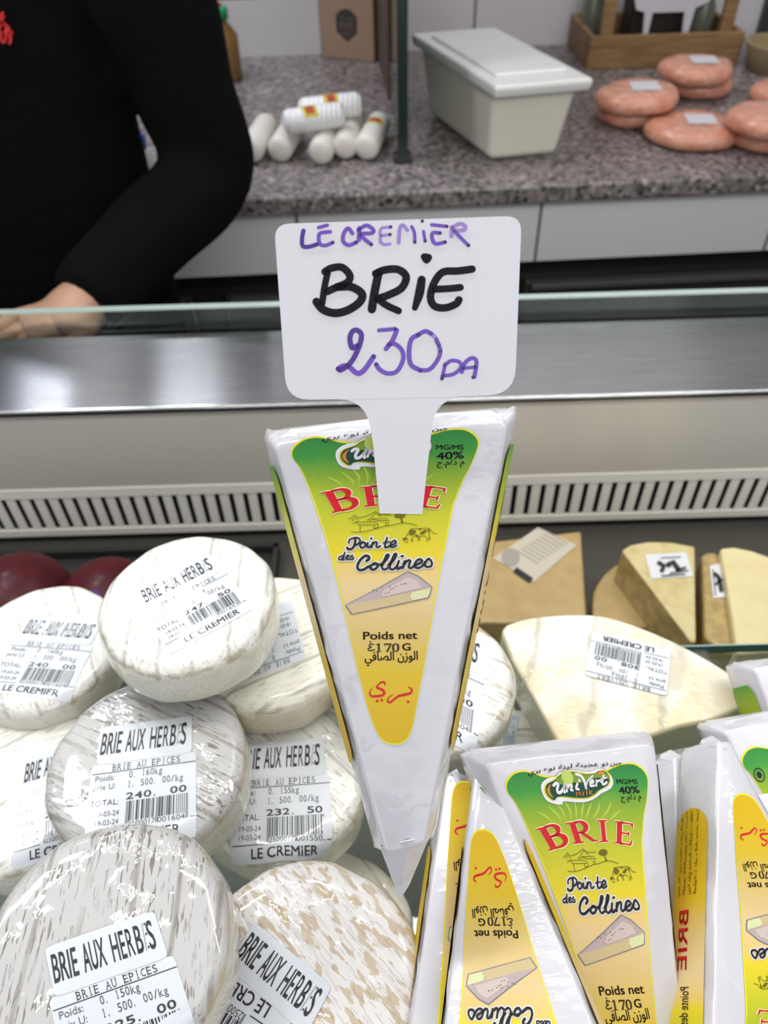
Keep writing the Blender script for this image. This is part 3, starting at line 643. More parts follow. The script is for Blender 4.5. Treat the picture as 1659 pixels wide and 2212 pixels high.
# cheese picture
a(P_SLATE, 3, poly(mp(c7, grow([(272,1345),(640,1155),(1065,915),(1210,972),(1382,1112),(1362,1180),(1338,1252),(1050,1312),(700,1390),(355,1462)], 5)), 0)); 
a(P_MAUVE, 4, poly(mp(c7, [(285,1342),(640,1162),(1067,924),(1205,980),(1372,1112),(1230,1145),(1000,1200),(700,1265)]))); a(P_MAUVE2, 5, poly(mp(c7, [(700,1180),(1067,980),(1200,1030),(1250,1120),(1000,1180),(760,1235)])))
a(P_CHS, 4, poly(mp(c7, [(285,1342),(700,1265),(1000,1200),(1372,1112),(1355,1180),(1330,1246),(1050,1305),(700,1382),(362,1452)]))); a(P_CHS2, 5, poly(mp(c7, [(1120,1178),(1368,1122),(1350,1182),(1328,1240),(1130,1282),(1100,1230)])))
for x, y in ((630,1150),(672,1162),(745,1120),(735,1178),(790,1190),(830,1178),(842,1108),(880,1128),(915,1108),(850,1138),(990,1078),(1030,1072),(1048,1068)): a(P_BLK, 6, ribbon(mp(c7, [(x-8, y), (x+8, y+random.uniform(-8, 8))]), SC*6))
# weight and Arabic name
a(P_BROWN, 2, text('Poids net', c8((500,360)), c8((1195,350)), SC*98, 0.022)); a(P_BROWN, 2, text('G', c8((998,498)), c8((1110,498)), SC*90, 0.024))
def serif_digit(ch, x0, x1, y0, y1):
    f = lambda p: c8((x0+(x1-x0)*p[0], y0+(y1-y0)*p[1])); w = (x1-x0)*SC
    if ch == '1': return [ribbon(mp(f, [(.5,.02),(.5,.97)]), w*.34, False, cap=False), ribbon(mp(f, [(.05,.18),(.5,.06)]), w*.12, False), ribbon(mp(f, [(.02,.97),(.98,.97)]), w*.09, False)]
    if ch == '7': return [poly(mp(f, [(.05,.02),(1,.02),(1,.12),(.55,1),(.25,1),(.75,.2),(.15,.2),(.1,.32),(.03,.32)]))]
    return [ribbon(mp(f, [(.5,.04),(.18,.25),(.18,.75),(.5,.96),(.82,.75),(.82,.25),(.5,.04)]), [w*.10, w*.3, w*.3, w*.10, w*.3, w*.3, w*.10])]
for ch, x0, x1 in (('1',662,740),('7',765,865),('0',870,962)):
    for q in serif_digit(ch, x0, x1, 408, 518): a(P_BROWN, 2, q)
a(P_BROWN, 2, ribbon(mp(c8, [(632,425),(595,415),(578,440),(605,458),(572,472),(566,492),(600,503),(645,490)]), SC*16)); a(P_BROWN, 2, disc(c8((592,388)), SC*11))
a(P_BROWN, 2, arab('الوزن الصافي', c8((520,632)), c8((1200,618)), SC*110, 0.02))
for r, w in (([(1085,972),(1122,998),(1105,1045),(1030,1065),(950,1085),(890,1130),(840,1165),(814,1150),(826,1105),(880,1062)], [16,26,30,34,30,26,24,22,16,8]), ([(780,945),(772,908),(730,908),(688,945),(678,975),(740,1000),(772,1040),(740,1075),(660,1086),(602,1080),(586,1040),(616,970)], [10,26,24,20,28,34,32,32,30,24,18,6])): a(P_RED, 2, ribbon(mp(c8, r), [SC*x for x in w]))
for x, y in ((1075,1155),(680,1145),(738,1135)): a(P_RED, 2, poly(mp(c8, [(x-24,y-4),(x+4,y-20),(x+24,y+6),(x-4,y+20)])))
a(P_BLK, 2, text('MG/MS', c4((1055,252)), c4((1220,252)), np.linalg.norm(c4((1055,252))-c4((1055,224))), 0.02)); a(P_BLK, 2, text('40%', c4((1058,312)), c4((1222,304)), np.linalg.norm(c4((1055,312))-c4((1055,270))), 0.022))
a(P_BLK, 2, arab('م د/م.ج', c4((1060,346)), c4((1225,340)), np.linalg.norm(c4((1055,312))-c4((1055,280))), 0.012))
tv, tf = arab('جبن ذو عجينة لينة نوع بري', (0, 0), (1, 0), 0.052, 0.012)
cur = [np.array(q) for q in ((1125,1645),(1180,1634),(1240,1627),(1300,1624),(1342,1622))]
def along(p):
    x = min(max(p[0], 0), 1)*4; i = min(3, int(x)); b = cur[i]+(cur[i+1]-cur[i])*(x-i); return p2(b+np.array((0, p[1]*215)))+np.array((0, 0.0010))
a(P_BLK, 2, ([along(p) for p in tv], tf))
HERO_C = [hp((588,953)), hp((1102,904)), hp((920,1828)), hp((830,1848))]
BACK = [x for x in ART if x[0] in (P_YEL, PANEL) and x[1] in (0, 1)]
class Pack:
    def __init__(s, O, Nn, U, fit, corners=None, T=0.030, flare=0.004):
        s.O = np.array(O, float); s.N = np.array(Nn, float)/np.linalg.norm(Nn); s.U = np.array(U, float); s.V = np.cross(s.N, s.U); s.fit = fit; s.T = T; s.flare = flare
        s.C = [np.array(c, float) for c in (corners or [fit(c) for c in HERO_C])]
        if ((s.C[1]-s.C[0])[0]*(s.C[3]-s.C[0])[1]-(s.C[1]-s.C[0])[1]*(s.C[3]-s.C[0])[0]) > 0: s.sg = 1
        else: s.sg = -1
    def w(s, q, d=0.0): return s.O+s.U*q[0]+s.V*q[1]-s.N*d          # d runs into the pack
    def outline(s, off):
        """rounded outline of the face, moved outward by off"""
        C = s.C; n = 4; out = []; cen = sum(C)/4
        for i in range(n):
            p, c, q = C[i-1], C[i], C[(i+1) % n]
            t0 = (c-p)/np.linalg.norm(c-p); t1 = (q-c)/np.linalg.norm(q-c)
            n0 = np.array((t0[1], -t0[0]))*s.sg; n1 = np.array((t1[1], -t1[0]))*s.sg
            r = 0.0035 if i < 2 else 0.002
            den = 1+n0 @ n1; k = c+(n0+n1)/den*off
            a0 = k-t0*r; a1 = k+t1*r
            for j in range(6):
                t = j/5; out.append((1-t)**2*a0+2*t*(1-t)*k+t*t*a1)
            L = np.linalg.norm(q-c); m = max(2, int(L/0.006)); kk = q
            pn = C[(i+2) % n]; t2 = (pn-q)/np.linalg.norm(pn-q); n2 = np.array((t2[1], -t2[0]))*s.sg
            k2_ = q+(n1+n2)/(1+n1 @ n2)*off; r2 = 0.0035 if (i+1) % n < 2 else 0.002
            b0, b1 = a1, k2_-t1*r2
            for j in range(1, m): out.append(b0+(b1-b0)*j/m)
        return out
    def body(s, mb):
        T, f = s.T, s.flare; rings = [(-0.0012, 0), (-0.0004, 0.0003), (0, 0.0012), (f*0.6, T*0.3), (f, T*0.55), (f, T*0.85), (f*0.5, T*0.97), (-0.002, T)]
        vs = []; n = None
        for off, d in rings:
            o = s.outline(off); n = len(o)
            for k, q in enumerate(o):
                wb = 0.0005*math.sin(k*0.9+d*300)+0.0004*math.sin(k*2.3-d*500) if d > 0.001 else 0
                c = sum(s.C)/4; vs.append(s.w(q+(q-c)/np.linalg.norm(q-c)*wb, d))
        fs = []
        for i in range(len(rings)-1):
            for k in range(n):
                j = (k+1) % n; q = (i*n+k, (i+1)*n+k, (i+1)*n+j, i*n+j); fs.append(q if s.sg < 0 else tuple(reversed(q)))
        a0 = tuple(range(n)); b0 = tuple(range((len(rings)-1)*n, len(rings)*n))
        fs.append(a0 if s.sg < 0 else a0[::-1]); fs.append(b0[::-1] if s.sg < 0 else b0)
        mb.add(vs, fs, WRAP)
    def wall(s, side, t, d, out=0.0002):
        """point on the long side: t from wide end (0) to tip (1), d depth into the pack"""
        C = s.C; p, q = (C[1], C[2]) if side > 0 else (C[0], C[3])
        tt = (q-p)/np.linalg.norm(q-p); nn = np.array((tt[1], -tt[0])); cen = sum(C)/4
        if nn @ ((p+q)/2-cen) < 0: nn = -nn
        off = float(np.interp(d/s.T, [0.06, 0.3, 0.55, 0.85, 0.97], [0, s.flare*0.6, s.flare, s.flare, s.flare*0.5]))+0.0006+out
        return s.w(p+(q-p)*t+nn*off, d)
def side_print(pk, side, root, texts=False):
    mb = MB(); n = 24; T = pk.T; up = []; lo = []
    for k in range(n+1):
        u = 0.5-0.5*math.cos(math.pi*k/n); t = 0.05+0.75*u; e = min(1, (1-u)*12, u*12+0.25); e = math.sqrt(max(0, 1-(1-min(1, e))**2))
        c = T*0.52; hw = T*0.36*e; up.append((t, c-hw)); lo.append((t, c+hw))
    V = []; UV = []; Fc = []
    for (t, d0), (_, d1) in zip(up, lo):
        for q in range(5):
            d = d0+(d1-d0)*q/4; V.append(pk.wall(side, t, d)); UV.append((0.3, (t*0.128-V0)/(V1-V0)))
    for k in range(n):
        for q in range(4): b = k*5+q; Fc.append((b, b+1, b+6, b+5))
    mb.add(V, Fc, PANEL, UV)
    L = 0.13
    def put(vf, m, lev):
        vs, fs = vf; mb.add([pk.wall(side, v[0], v[1], 0.0003+LAY*lev) for v in vs], fs, m)
    if texts:
        sg = 1
        def tx(s_, t0, t1, d, cap, m, off=0.0, ar=False):
            vf = text(shape(s_) if ar else s_, (0, 0), (1, 0), cap/abs(t1-t0), off)
            vs = [np.array((t0+(t1-t0)*v[0], d+v[1]*abs(t1-t0)*(1 if (t1-t0)*side > 0 else -1))) for v in vf[0]]
            # cap in units of t -> metres of depth
            vs = [np.array((v[0], d+(v[1]-d)*L)) for v in vs]
            put((vs, vf[1]), m, 2)
        if side > 0: a0, a1 = 0.79, 0.55; b0, b1 = 0.51, 0.36
        else: a0, a1 = 0.55, 0.79; b0, b1 = 0.36, 0.51
        for s_, dd in (('المكونات: حليب البقر مبستر خميرة', 0.34), ('روبة ملح محضات لاكتيك ثقافة', 0.46), ('كلورور الكالسيوم مادة دسمة', 0.58), ('يحفظ بين درجات من البرودة', 0.70)):
            tx(s_, a0, a1, T*dd, 0.009, P_BROWN, 0.003, True)
        tx('BRIE', b0, b1, T*0.48, 0.036, P_RED, 0.006)
        tx('Pointe des Collines', b0-0.19*(1 if b1 < b0 else -1), b1-0.20*(1 if b1 < b0 else -1), T*0.42, 0.03, P_BLK, 0.0)
    return mb.build('side_print', root, smooth=True)
def front_print(pk, root, art=None, name='front_print'):
    mb = MB()
    for m, lev, vs, fs in (art or ART):
        q = [pk.fit(v) for v in vs]
        uv = [(v[0]*10+0.5, (v[1]-V0)/(V1-V0)) for v in vs]
        mb.add([pk.w(x, -0.00025-LAY*lev) for x in q], fs, m, uv)
    return mb.build(name, root)
def tip_fold(pk, root, k=1.0):
    C = pk.C; BR, BL = C[2], C[3]; ax = (BR+BL)/2-(C[0]+C[1])/2; ax = ax/np.linalg.norm(ax); un = (BR-BL)/np.linalg.norm(BR-BL)
    m = (BR+BL)/2; T = pk.T; w = pk.w
    P = [w(BL-ax*.002-un*.001, .002), w(m-ax*.0035+un*.001, -.0006), w(BR-ax*.002+un*.001, .002), w(m+ax*k*.0190-un*.002, .008), w(m+ax*k*.008+un*.0045, .009), w(BR+ax*k*.003, .012), w(BL+ax*k*.006, .012), w(m+ax*k*.0165+un*.001, .011), w(m-ax*.002, T*.75), w(BL-ax*.002, T*.8), w(BR-ax*.002, T*.8)]
    if k < 1:
        bm = bmesh.new(); V = [bm.verts.new(Vector(p)) for p in P]; bmesh.ops.convex_hull(bm, input=V); bm.verts.index_update()
        mb = MB(); mb.add([tuple(v.co) for v in bm.verts], [tuple(v.index for v in f.verts) for f in bm.faces], WRAP); bm.free(); return mb.build('folded_tip', root)
    mb = MB(); mb.add(P, [(0,1,3), (1,4,3), (1,2,4), (2,5,4), (0,3,6), (3,4,7), (6,3,7), (7,4,5), (6,7,8), (7,5,8), (0,6,9), (6,8,9), (5,2,10), (5,10,8)], WRAP)
    return mb.build('folded_tip', root, solid=0.0004)
def end_fold(pk, root):
    """wrapping paper tucked in at the wide end"""
    C = pk.C; TL, TR = C[0], C[1]; u = (TR-TL); ax = (TL+TR)/2-(C[2]+C[3])/2; ax = ax/np.linalg.norm(ax); T = pk.T; f = pk.flare; w = pk.w
    P = [w(TL+u*.02+ax*.001, .004), w(TR-u*.02+ax*.001, .004), w(TL+u*.5+ax*(f+.0006), T*.45), w(TL+u*.0+ax*(f+.0008), T*.9), w(TR+ax*(f+.0008), T*.9), w(TL+u*.06+ax*(f*.6+.001), T*.35), w(TR-u*.06+ax*(f*.6+.001), T*.35)]
    mb = MB(); mb.add(P, [(0, 1, 6, 2, 5), (0, 5, 2, 3), (1, 4, 2, 6), (3, 2, 4)], WRAP); return mb.build('folded_end', root, solid=0.0003)
def make_pack(label, pk, art=None, sides=(-1, 1), texts=(), tip=0.25, group='wedge packs of brie'):
    c = sum(pk.C)/4; root = thing('brie_pack', label, 'cheese pack', pk.w(pk.C[2], pk.T*0.5), group)
    mb = MB(); pk.body(mb); mb.build('wrapper', root, smooth=True)
    front_print(pk, root, art); 
    for sd in sides: side_print(pk, sd, root, sd in texts)
    tip_fold(pk, root, tip); end_fold(pk, root); return root
def nvec(el, az): e, z = math.radians(el), math.radians(az); return np.array((math.sin(z), -math.cos(e)*math.cos(z), math.sin(e)*math.cos(z)))
def pack_from(px, cpx, depth, el, az, canon, **k):
    O = at_d(cpx, depth); Nn = nvec(el, az); U = np.cross((0, 1., 0), Nn); U /= np.linalg.norm(U); V = np.cross(Nn, U)
    pl = [on_plane(p, O, Nn)-O for p in px]; f = affine(canon, [(q @ U, q @ V) for q in pl])
    cor = k.pop('corners_px', None)
    if cor:
        base = [f(c) for c in HERO_C]; cor = [base[i] if p is None else (lambda q: np.array((q @ U, q @ V)))(on_plane(p, O, Nn)-O) for i, p in enumerate(cor)]
    return Pack(O, Nn, U, f, cor, **k)
UVH = [hp(p) for p in hero_px]
U_ = HU; V_ = np.cross(HN, HU); sV = 1.0 if V_ @ HV > 0 else -1.0
HERO = Pack(HO, HN, HU, lambda p: np.array((p[0], sV*p[1])), T=0.026, flare=0.0042)
PK2 = pack_from(p2_px, (1250, 1900), 0.275, 63, 8, UVH, corners_px=[(1046, 1646), (1416, 1603), None, None], T=0.022)
h4 = [(785,1374),(901,1374),(880,1235),(932,1270),(759,1327),(852,1602),(902,1419),(788,1430),(890,1510),(798,1490)]
p4_px = [(1115,2008),(1026,2011),(1053,2182),(1008,2124),(1158,2083),(1045,1801),(1021,1960),(1105,1953),(1026,1895),(1088,1893)]
PK4 = pack_from(p4_px, (1070, 2000), 0.252, 92, -14, [hp(p) for p in h4], T=0.020, flare=0.0025, corners_px=[(1443, 2600), (911, 2600), (1022, 1662), (1056, 1660)])
CAN = [hp(p) for p in [(640,960),(1030,940),(700,1100),(980,1100),(740,1250),(950,1250),(780,1400),(930,1400),(840,1600),(870,1600),(850,1800)]]
def px_of(pk, c): return proj(pk.w(pk.fit(c)))
def sim(p, a0, b0, s, deg):
    t = math.radians(deg); d = (p-np.array(a0))*s; return np.array(b0)+np.array((d[0]*math.cos(t)-d[1]*math.sin(t), d[0]*math.sin(t)+d[1]*math.cos(t)))
pp4 = [px_of(PK4, c) for c in CAN]; pp2 = [px_of(PK2, c) for c in CAN]
PK5 = pack_from([p+np.array((-40, -104)) for p in pp4], (1000, 1900), 0.278, 86, -8, CAN, T=0.024, corners_px=[(1390, 2560), (838, 2560), (962, 1670), (990, 1668)])
PK7 = pack_from([sim(p, (1045,1801), (1607,1722), .857, -6.9) for p in pp4], (1620, 1900), 0.285, 80, 22, CAN, T=0.023, flare=0.002, corners_px=[(2020, 2480), (1538, 2480), (1551, 1600), (1578, 1600)])
PK6 = pack_from([sim(p, (1045,1801), (1526,1748), .84, -4.5) for p in pp4], (1530, 1900), 0.305, 82, 24, CAN, T=0.030, flare=0.002, corners_px=[(1800, 2480), (1470, 2480), (1457, 1632), (1486, 1628)])
PK9 = pack_from([sim(p, (1090,1668), (1597,1618), .9, -5) for p in pp2], (1700, 1800), 0.318, 64, 0, CAN, T=0.020, corners_px=[(1562, 1576), (1900, 1520), (1960, 2300), (1900, 2320)])
PK10 = pack_from([sim(p, (1090,1668), (1648,1540), .86, 2) for p in pp2], (1700, 1700), 0.350, 64, 0, CAN, T=0.024, corners_px=[(1627, 1440), (1990, 1400), (1960, 2200), (1900, 2220)])
make_pack('white and yellow brie wedge pack stood on its point with the price tag stuck in', HERO, texts=(1,), tip=1.0)
make_pack('brie wedge pack lying wide end up, its full red lettering and logo showing', PK2)
make_pack('brie wedge pack turned point up, overlapping the left side of the fully visible pack', PK4)
make_pack('half hidden brie wedge pack, point up, left of the pack overlapping the fully visible one', PK5)
make_pack('brie wedge pack at right edge with ingredients panel on its long side, point up', PK7, texts=(1,))
make_pack('narrow strip of brie wedge pack squeezed between the lettered pack and ingredients pack', PK6, texts=(1,))
# back face of a pack with round mark and barcode
BK = list(BACK)
def bq(x, y): return np.array((x, y))
kL = hp((672, 1010)); BK.append((P_BLK, 3, *ribbon([kL+0.0021*np.array((math.cos(t*.5), math.sin(t*.5))) for t in range(14)], 0.0004))); BK.append((P_BLK, 3, *disc(kL, 0.0011)))
b0 = kL+np.array((-0.003, 0.006)); BK.append((P_WHITE, 3, *poly([b0, b0+bq(.022, 0), b0+bq(.022, .016), b0+bq(.006, .016)])))
bv, bf = barcode(0.0055, 0.020, 0.002, 0.010, 'back'); BK.append((P_BLK, 4, [b0+v for v in bv if True], bf)) if all(v[1] < 1 for v in bv) else None
PK9A = [x for x in BK]
make_pack('brie wedge pack showing its green printed back with barcode beside the ingredients pack', PK9, art=PK9A)
make_pack('farthest brie wedge pack at the right edge, its plain white top corner sticking up', PK10, art=BACK)
# ================================================================== PRICE TAG
TT = math.radians(28); TP = on_plane((866, 1108), HO, HN)+HN*0.0006; TN = np.array((0, -math.cos(TT), math.sin(TT)))
TAGW = mat('tag_plastic', (0.80, 0.785, 0.83), 0.3)
MK_K = mat('marker_black', (0.014, 0.013, 0.018), 0.6, Specular_IOR_Level=0.15); h = N(MK_K); h.l(h.ramp(h.noise(h.coord('Object'), 2600, 2, 0.6), [(0.62, (0.012, 0.011, 0.016)), (0.75, (0.10, 0.10, 0.13))]), h.b.inputs['Base Color'])
MK_D = mat('marker_violet_dark', s2l((74, 30, 150)), 0.4); MK_M = mat('marker_violet', s2l((112, 72, 190)), 0.4); MK_L = mat('marker_violet_pale', s2l((164, 136, 212)), 0.4); MK_X = mat('marker_violet_dot', s2l((44, 14, 110)), 0.4)
def tg(p, d=0.0): return on_plane(p, TP, TN)+TN*d
troot = thing('price_tag', 'white plastic price tag handwritten BRIE 230 DA stuck into the wedge pack', 'price tag', TP)
def rounded(c, r, n=6):
    out = []; m = len(c)
    for i in range(m):
        p, q, s_ = [np.array(c[(i+k) % m], float) for k in (-1, 0, 1)]; ri = r[i]
        a0 = q+(p-q)/np.linalg.norm(p-q)*ri; a1 = q+(s_-q)/np.linalg.norm(s_-q)*ri
        if ri == 0: out.append(q); continue
        for j in range(n+1): t = j/n; out.append((1-t)**2*a0+2*t*(1-t)*q+t*t*a1)
    return out
plate = rounded([(592,484),(1127,466),(1112,852),(985,857),(760,862),(619,864)], [34,36,58,0,0,50])
stem_e = rounded([(720,862.5),(790,862),(806,960),(820,1109)], [0,62,0,0])+rounded([(912,1111),(930,950),(940,858),(1010,856.5)], [0,0,66,0])
mb = MB(); mb.prism([tg(p) for p in plate[::-1]], -TN*0.0012, TAGW); 
def ink_tag(m, lev, vf): mb.add([tg(p, 0.00012+LAY*lev) for p in vf[0]], vf[1], m)
k7 = lambda p: np.array((640+.25316*p[0], 470+.25316*p[1]))
w1 = .25316
for m, w, r in ((MK_D, 36, [(62,112),(50,180),(56,242),(105,250),(175,230)]), (MK_M, 30, [(192,85),(266,66)]), (MK_M, 32, [(290,122),(205,134),(192,180),(205,228),(250,238),(312,214)]), (MK_M, 34, [(480,135),(442,92),(405,140),(402,205),(450,236),(512,212)]), (MK_M, 36, [(538,92),(534,192)]), (MK_M, 34, [(530,105),(600,68),(658,106),(640,134),(548,142),(590,190),(640,230)]),
                (MK_L, 26, [(808,82),(730,92),(720,150),(800,145)]), (MK_L, 26, [(722,155),(718,205),(750,230),(800,226)]), (MK_L, 32, [(874,215),(884,95),(910,66),(948,108)]), (MK_M, 28, [(985,78),(1008,130),(1012,210)]), (MK_M, 26, [(1086,118),(1100,200)]), (MK_M, 30, [(1156,62),(1285,76)]), (MK_M, 32, [(1226,132),(1164,132),(1160,180),(1190,224),(1270,210)]), (MK_L, 34, [(1328,80),(1325,160)]), (MK_L, 34, [(1330,92),(1390,54),(1440,72),(1430,106),(1344,116)]), (MK_M, 30, [(1350,116),(1410,180),(1470,238)]),
                (MK_K, 56, [(268,470),(240,600),(222,730)]), (MK_K, 64, [(245,462),(300,432),(390,425),(456,490),(440,550),(350,592),(262,632)]), (MK_K, 70, [(350,592),(470,592),(560,650),(540,722),(440,790),(330,815),(230,785),(172,718)]), (MK_K, 72, [(702,472),(668,640),(645,782)]), (MK_K, 66, [(678,478),(760,446),(870,444),(938,505),(900,600),(800,655),(700,692)]), (MK_K, 60, [(690,690),(770,748),(872,796)]), (MK_K, [70,76,50], [(1070,530),(1050,650),(1012,770)]), (MK_K, 64, [(1500,440),(1380,456),(1250,466),(1175,560),(1145,680),(1180,755),(1270,770),(1360,738),(1388,702)]), (MK_K, 60, [(1180,612),(1300,606),(1400,596)]),
                (MK_D, 44, [(520,1094),(476,1110),(458,1030),(480,972),(520,962),(556,1000),(540,1090),(490,1200),(440,1262),(380,1300),(358,1290)]), (MK_M, 44, [(362,1290),(400,1266),(450,1272),(520,1328),(580,1300),(660,1186)]), (MK_M, 34, [(706,962),(780,956),(845,950)]), (MK_M, 40, [(858,962),(820,1050),(766,1120)]), (MK_M, 38, [(790,1082),(840,1078),(900,1130),(912,1210),(860,1310),(780,1330),(712,1296),(682,1252)]), (MK_M, 40, [(1040,1000),(982,1040),(962,1150),(980,1256),(1060,1304)]), (MK_M, 36, [(1060,1304),(1140,1294),(1208,1210),(1228,1130),(1195,1040)]), (MK_L, 36, [(1225,1160),(1224,1110),(1190,1030),(1150,990)]), (MK_M, 38, [(1150,990),(1100,970),(1040,1000)]),
                (MK_M, 30, [(1270,1252),(1246,1370)]), (MK_M, 32, [(1266,1262),(1320,1222),(1390,1232),(1404,1280),(1340,1336),(1256,1350)]), (MK_M, 34, [(1412,1318),(1440,1240),(1500,1198),(1538,1232),(1520,1360)]), (MK_M, 28, [(1420,1286),(1528,1276)])):
    ws = [x*w1 for x in w] if isinstance(w, list) else w*w1
    ink_tag(m, 1, ribbon([k7(p) for p in r], ws))
for x, y in ((175,230),(312,212),(510,212),(640,228),(805,80),(800,145),(1012,210),(1100,200),(1075,30),(1285,76),(1226,132),(1270,210),(1468,238),(845,950),(660,1186),(682,1252),(1042,998),(1246,1355),(1242,1375),(1508,1362),(1525,1272)): ink_tag(MK_X, 2, disc(k7((x, y)), 15*w1, 10))
ink_tag(MK_K, 1, poly([k7(p) for p in [(1062,335),(1075,310),(1110,306),(1150,318),(1158,345),(1140,378),(1110,394),(1080,372)]], 3))
mb.build('plate', troot)
mb = MB(); mb.prism([tg(p, -0.00004) for p in stem_e[::-1]], -TN*0.0011, TAGW); mb.build('stem', troot)
# ================================================================== HERB BRIE WHEELS
D_PRICE = [((0.5, 0), (199, 1675)), ((46, 0), (427.6, 1641)), ((42.6, 25), (403, 1757)), ((16.5, 15.6), (275, 1731)), ((41.2, -21.6), (400, 1563))]
def both(px): return dict(title=px, price=px)
brie_wheel('A', 'bright white herb brie wheel on top of the left pile, glare on its sticker', (402, 1287), -0.272, 0.0405, RIND_W, (432, 1130), **both([((9.6, 34), (409, 1393)), ((39.5, 34), (519, 1323.6)), ((42.6, 25), (516, 1299)), ((42.6, 15.6), (498, 1275)), ((41.2, -21.6), (451.5, 1210)), ((3.0, -9.9), (310, 1300))]), art_p=price_art('0. 165kg', '247. 50', '2500017001653'))
brie_wheel('B', 'white herb brie wheel at the left edge with faded striped title print', (86, 1388), -0.330, 0.0415, RIND_W, (100, 1450), **both([((9.6, 34), (5, 1490)), ((39.5, 34), (126, 1505)), ((16.5, 15.6), (53, 1441)), ((42.6, 15.6), (160, 1448)), ((42.6, 25), (150, 1481)), ((41.2, -21.6), (205, 1353)), ((3.0, -9.9), (53, 1370)), ((46, 0), (200, 1402))]), art_p=price_art('0. 160kg', '240. 00', '2500017001604', ink=INKG), art_t=title_art(True))
brie_wheel('C', 'creamy herb brie wheel behind the bright top wheel, its sticker upside down', (578, 1372), -0.309, 0.041, RIND_C, (700, 1320), price=[((9.0, -0.8), (627.5, 1418.6)), ((39.2, -0.8), (511, 1461)), ((0.5, 0), (654, 1411)), ((0.9, 16.4), (642, 1355)), ((0.9, 28), (633, 1323))], art_p=price_art('0. 175kg', '262. 50', '2500017001752', ink=INKG, date='18-03-24'))
brie_wheel('D', 'shade-toned herb brie wheel in the middle of the left pile priced 240.00', (313, 1642), -0.306, 0.0432, RIND_SHADED, (440, 1705), **both(D_PRICE), art_p=price_art('0. 160kg', '240. 00', '2500017001604'))
brie_wheel('E', 'white herb brie wheel priced 232.50 beside the point of the standing pack', (598, 1662), -0.336, 0.0425, RIND_E, (700, 1760), **both([((46, 0), (716, 1694)), ((16.5, 25), (576, 1811)), ((42.6, 25), (702, 1801)), ((9.6, 34), (543, 1852)), ((39.5, 34), (684, 1839)), ((41.2, -21.6), (688, 1604)), ((38.8, -9.9), (678, 1655))]), art_p=price_art('0. 155kg', '232. 50', '2500017001550'))
brie_wheel('F', 'largest-looking herb brie wheel at bottom left, nearest the camera', (216, 2040), -0.264, 0.0405, RIND_SHADED, (250, 1850), **both([((3.0, -9.9), (122, 2129)), ((41.2, -21.6), (321, 1989)), ((.5, 0), (111, 2180)), ((46, 0), (386, 2083)), ((16.2, 8.75), (225.5, 2199)), ((40.6, 8.75), (363, 2152))]), art_p=price_art('0. 150kg', '225. 00', '2500017001505'))
g_t = [((2, -25), (551, 1993)), ((44, -25), (717, 2130)), ((3.0, -9.9), (509, 2064)), ((41, -9.9), (664, 2199))]
g_p = [((9.6, 34), (588, 2172)), ((31, 34), (492, 2108)), ((31, 27.3), (466, 2150))]
brie_wheel('G', 'mottled tan and white herb brie wheel at bottom centre with two crossed stickers', (652, 2112), -0.300, 0.0415, RIND_M, (730, 2215), title=g_t, price=g_p, art_p=price_art('0. 160kg', '240. 00', '2500017001604'), pr=(0, 46, -4, 39))
brie_wheel('H', 'herb brie wheel mostly buried at the left edge with strong lamp glare above', (30, 1690), -0.345, 0.043, RIND_W, (200, 1600), **both([((3.0, -9.9), (52, 1692)), ((41.2, -9.9), (196, 1650)), ((3.0, -21.6), (56, 1650))]), art_p=price_art('0. 155kg', '232. 50', '2500017001550'))
brie_wheel('I', 'herb brie wheel behind the standing pack, letter S of its sticker showing', (925, 1455), -0.312, 0.0425, RIND_E, (1110, 1530), **both([((41.2, -21.6), (1034, 1392)), ((38.8, -9.9), (1018, 1429)), ((3.0, -9.9), (862, 1360))]), art_p=price_art('0. 160kg', '240. 00', '2500017001604'), tilt=(0.0, 0.08))
brie_wheel('J', 'herb brie wheel under the 232.50 wheel, only a sticker corner reading CES visible', (700, 2030), -0.392, 0.0425, RIND_C, (760, 2120), price=[((46, 0), (777, 1969.5)), ((46, -5.2), (775.5, 1949)), ((0.5, 0), (600, 1964))], art_p=price_art('0. 150kg', '225. 00', '2500017001505'))
brie_wheel('L', 'pale herb brie wheel deep between the piles with a blank sticker edge', (735, 1475), -0.372, 0.042, RIND_C, (800, 1500), price=[((0.5, 0), (640, 1458)), ((46, 0), (800, 1454)), ((0.5, 28), (645, 1540))], art_p=price_art('0. 160kg', '240. 00', '2500017001604', ink=INKG))
brie_wheel('M', 'herb brie wheel at the bottom of the left pile, barely visible below the others', (60, 1560), -0.388, 0.043, RIND_C, (100, 1600))
# ================================================================== BIG BRIE WEDGE AND WRAPPED PIECE
def rind_big(name):
    m = mat(name, (0.78, 0.75, 0.62), 0.6); h = N(m); c = h.mix(h.ramp(h.noise(h.coord('Object'), 30, 3), [(0.42, (0, 0, 0)), (0.68, (1, 1, 1))]), (0.76, 0.73, 0.62), (0.70, 0.56, 0.32))
    w = h.n('ShaderNodeTexWave', wave_type='BANDS', bands_direction='X'); w.inputs['Scale'].default_value = 9; w.inputs['Distortion'].default_value = 9; w.inputs['Detail'].default_value = 3; w.inputs['Detail Scale'].default_value = 1.6; h.l(h.coord('Object', (1, .5, 1), (0, 0, 0.5)), w.inputs['Vector'])
    c = h.mix(h.math('MULTIPLY', h.ramp(w.outputs['Fac'], [(0.94, (0, 0, 0)), (0.995, (1, 1, 1))]), 0.6), c, (0.40, 0.37, 0.29)); h.l(c, h.b.inputs['Base Color'])
    film(h, 1.0, 0.06, 110, 0.0060, 45, 0.0016); return m
RB = rind_big('rind_ivory'); PASTE = mat('brie_paste', (0.56, 0.53, 0.34), 0.5); h = N(PASTE); film(h, 0.8, 0.1)
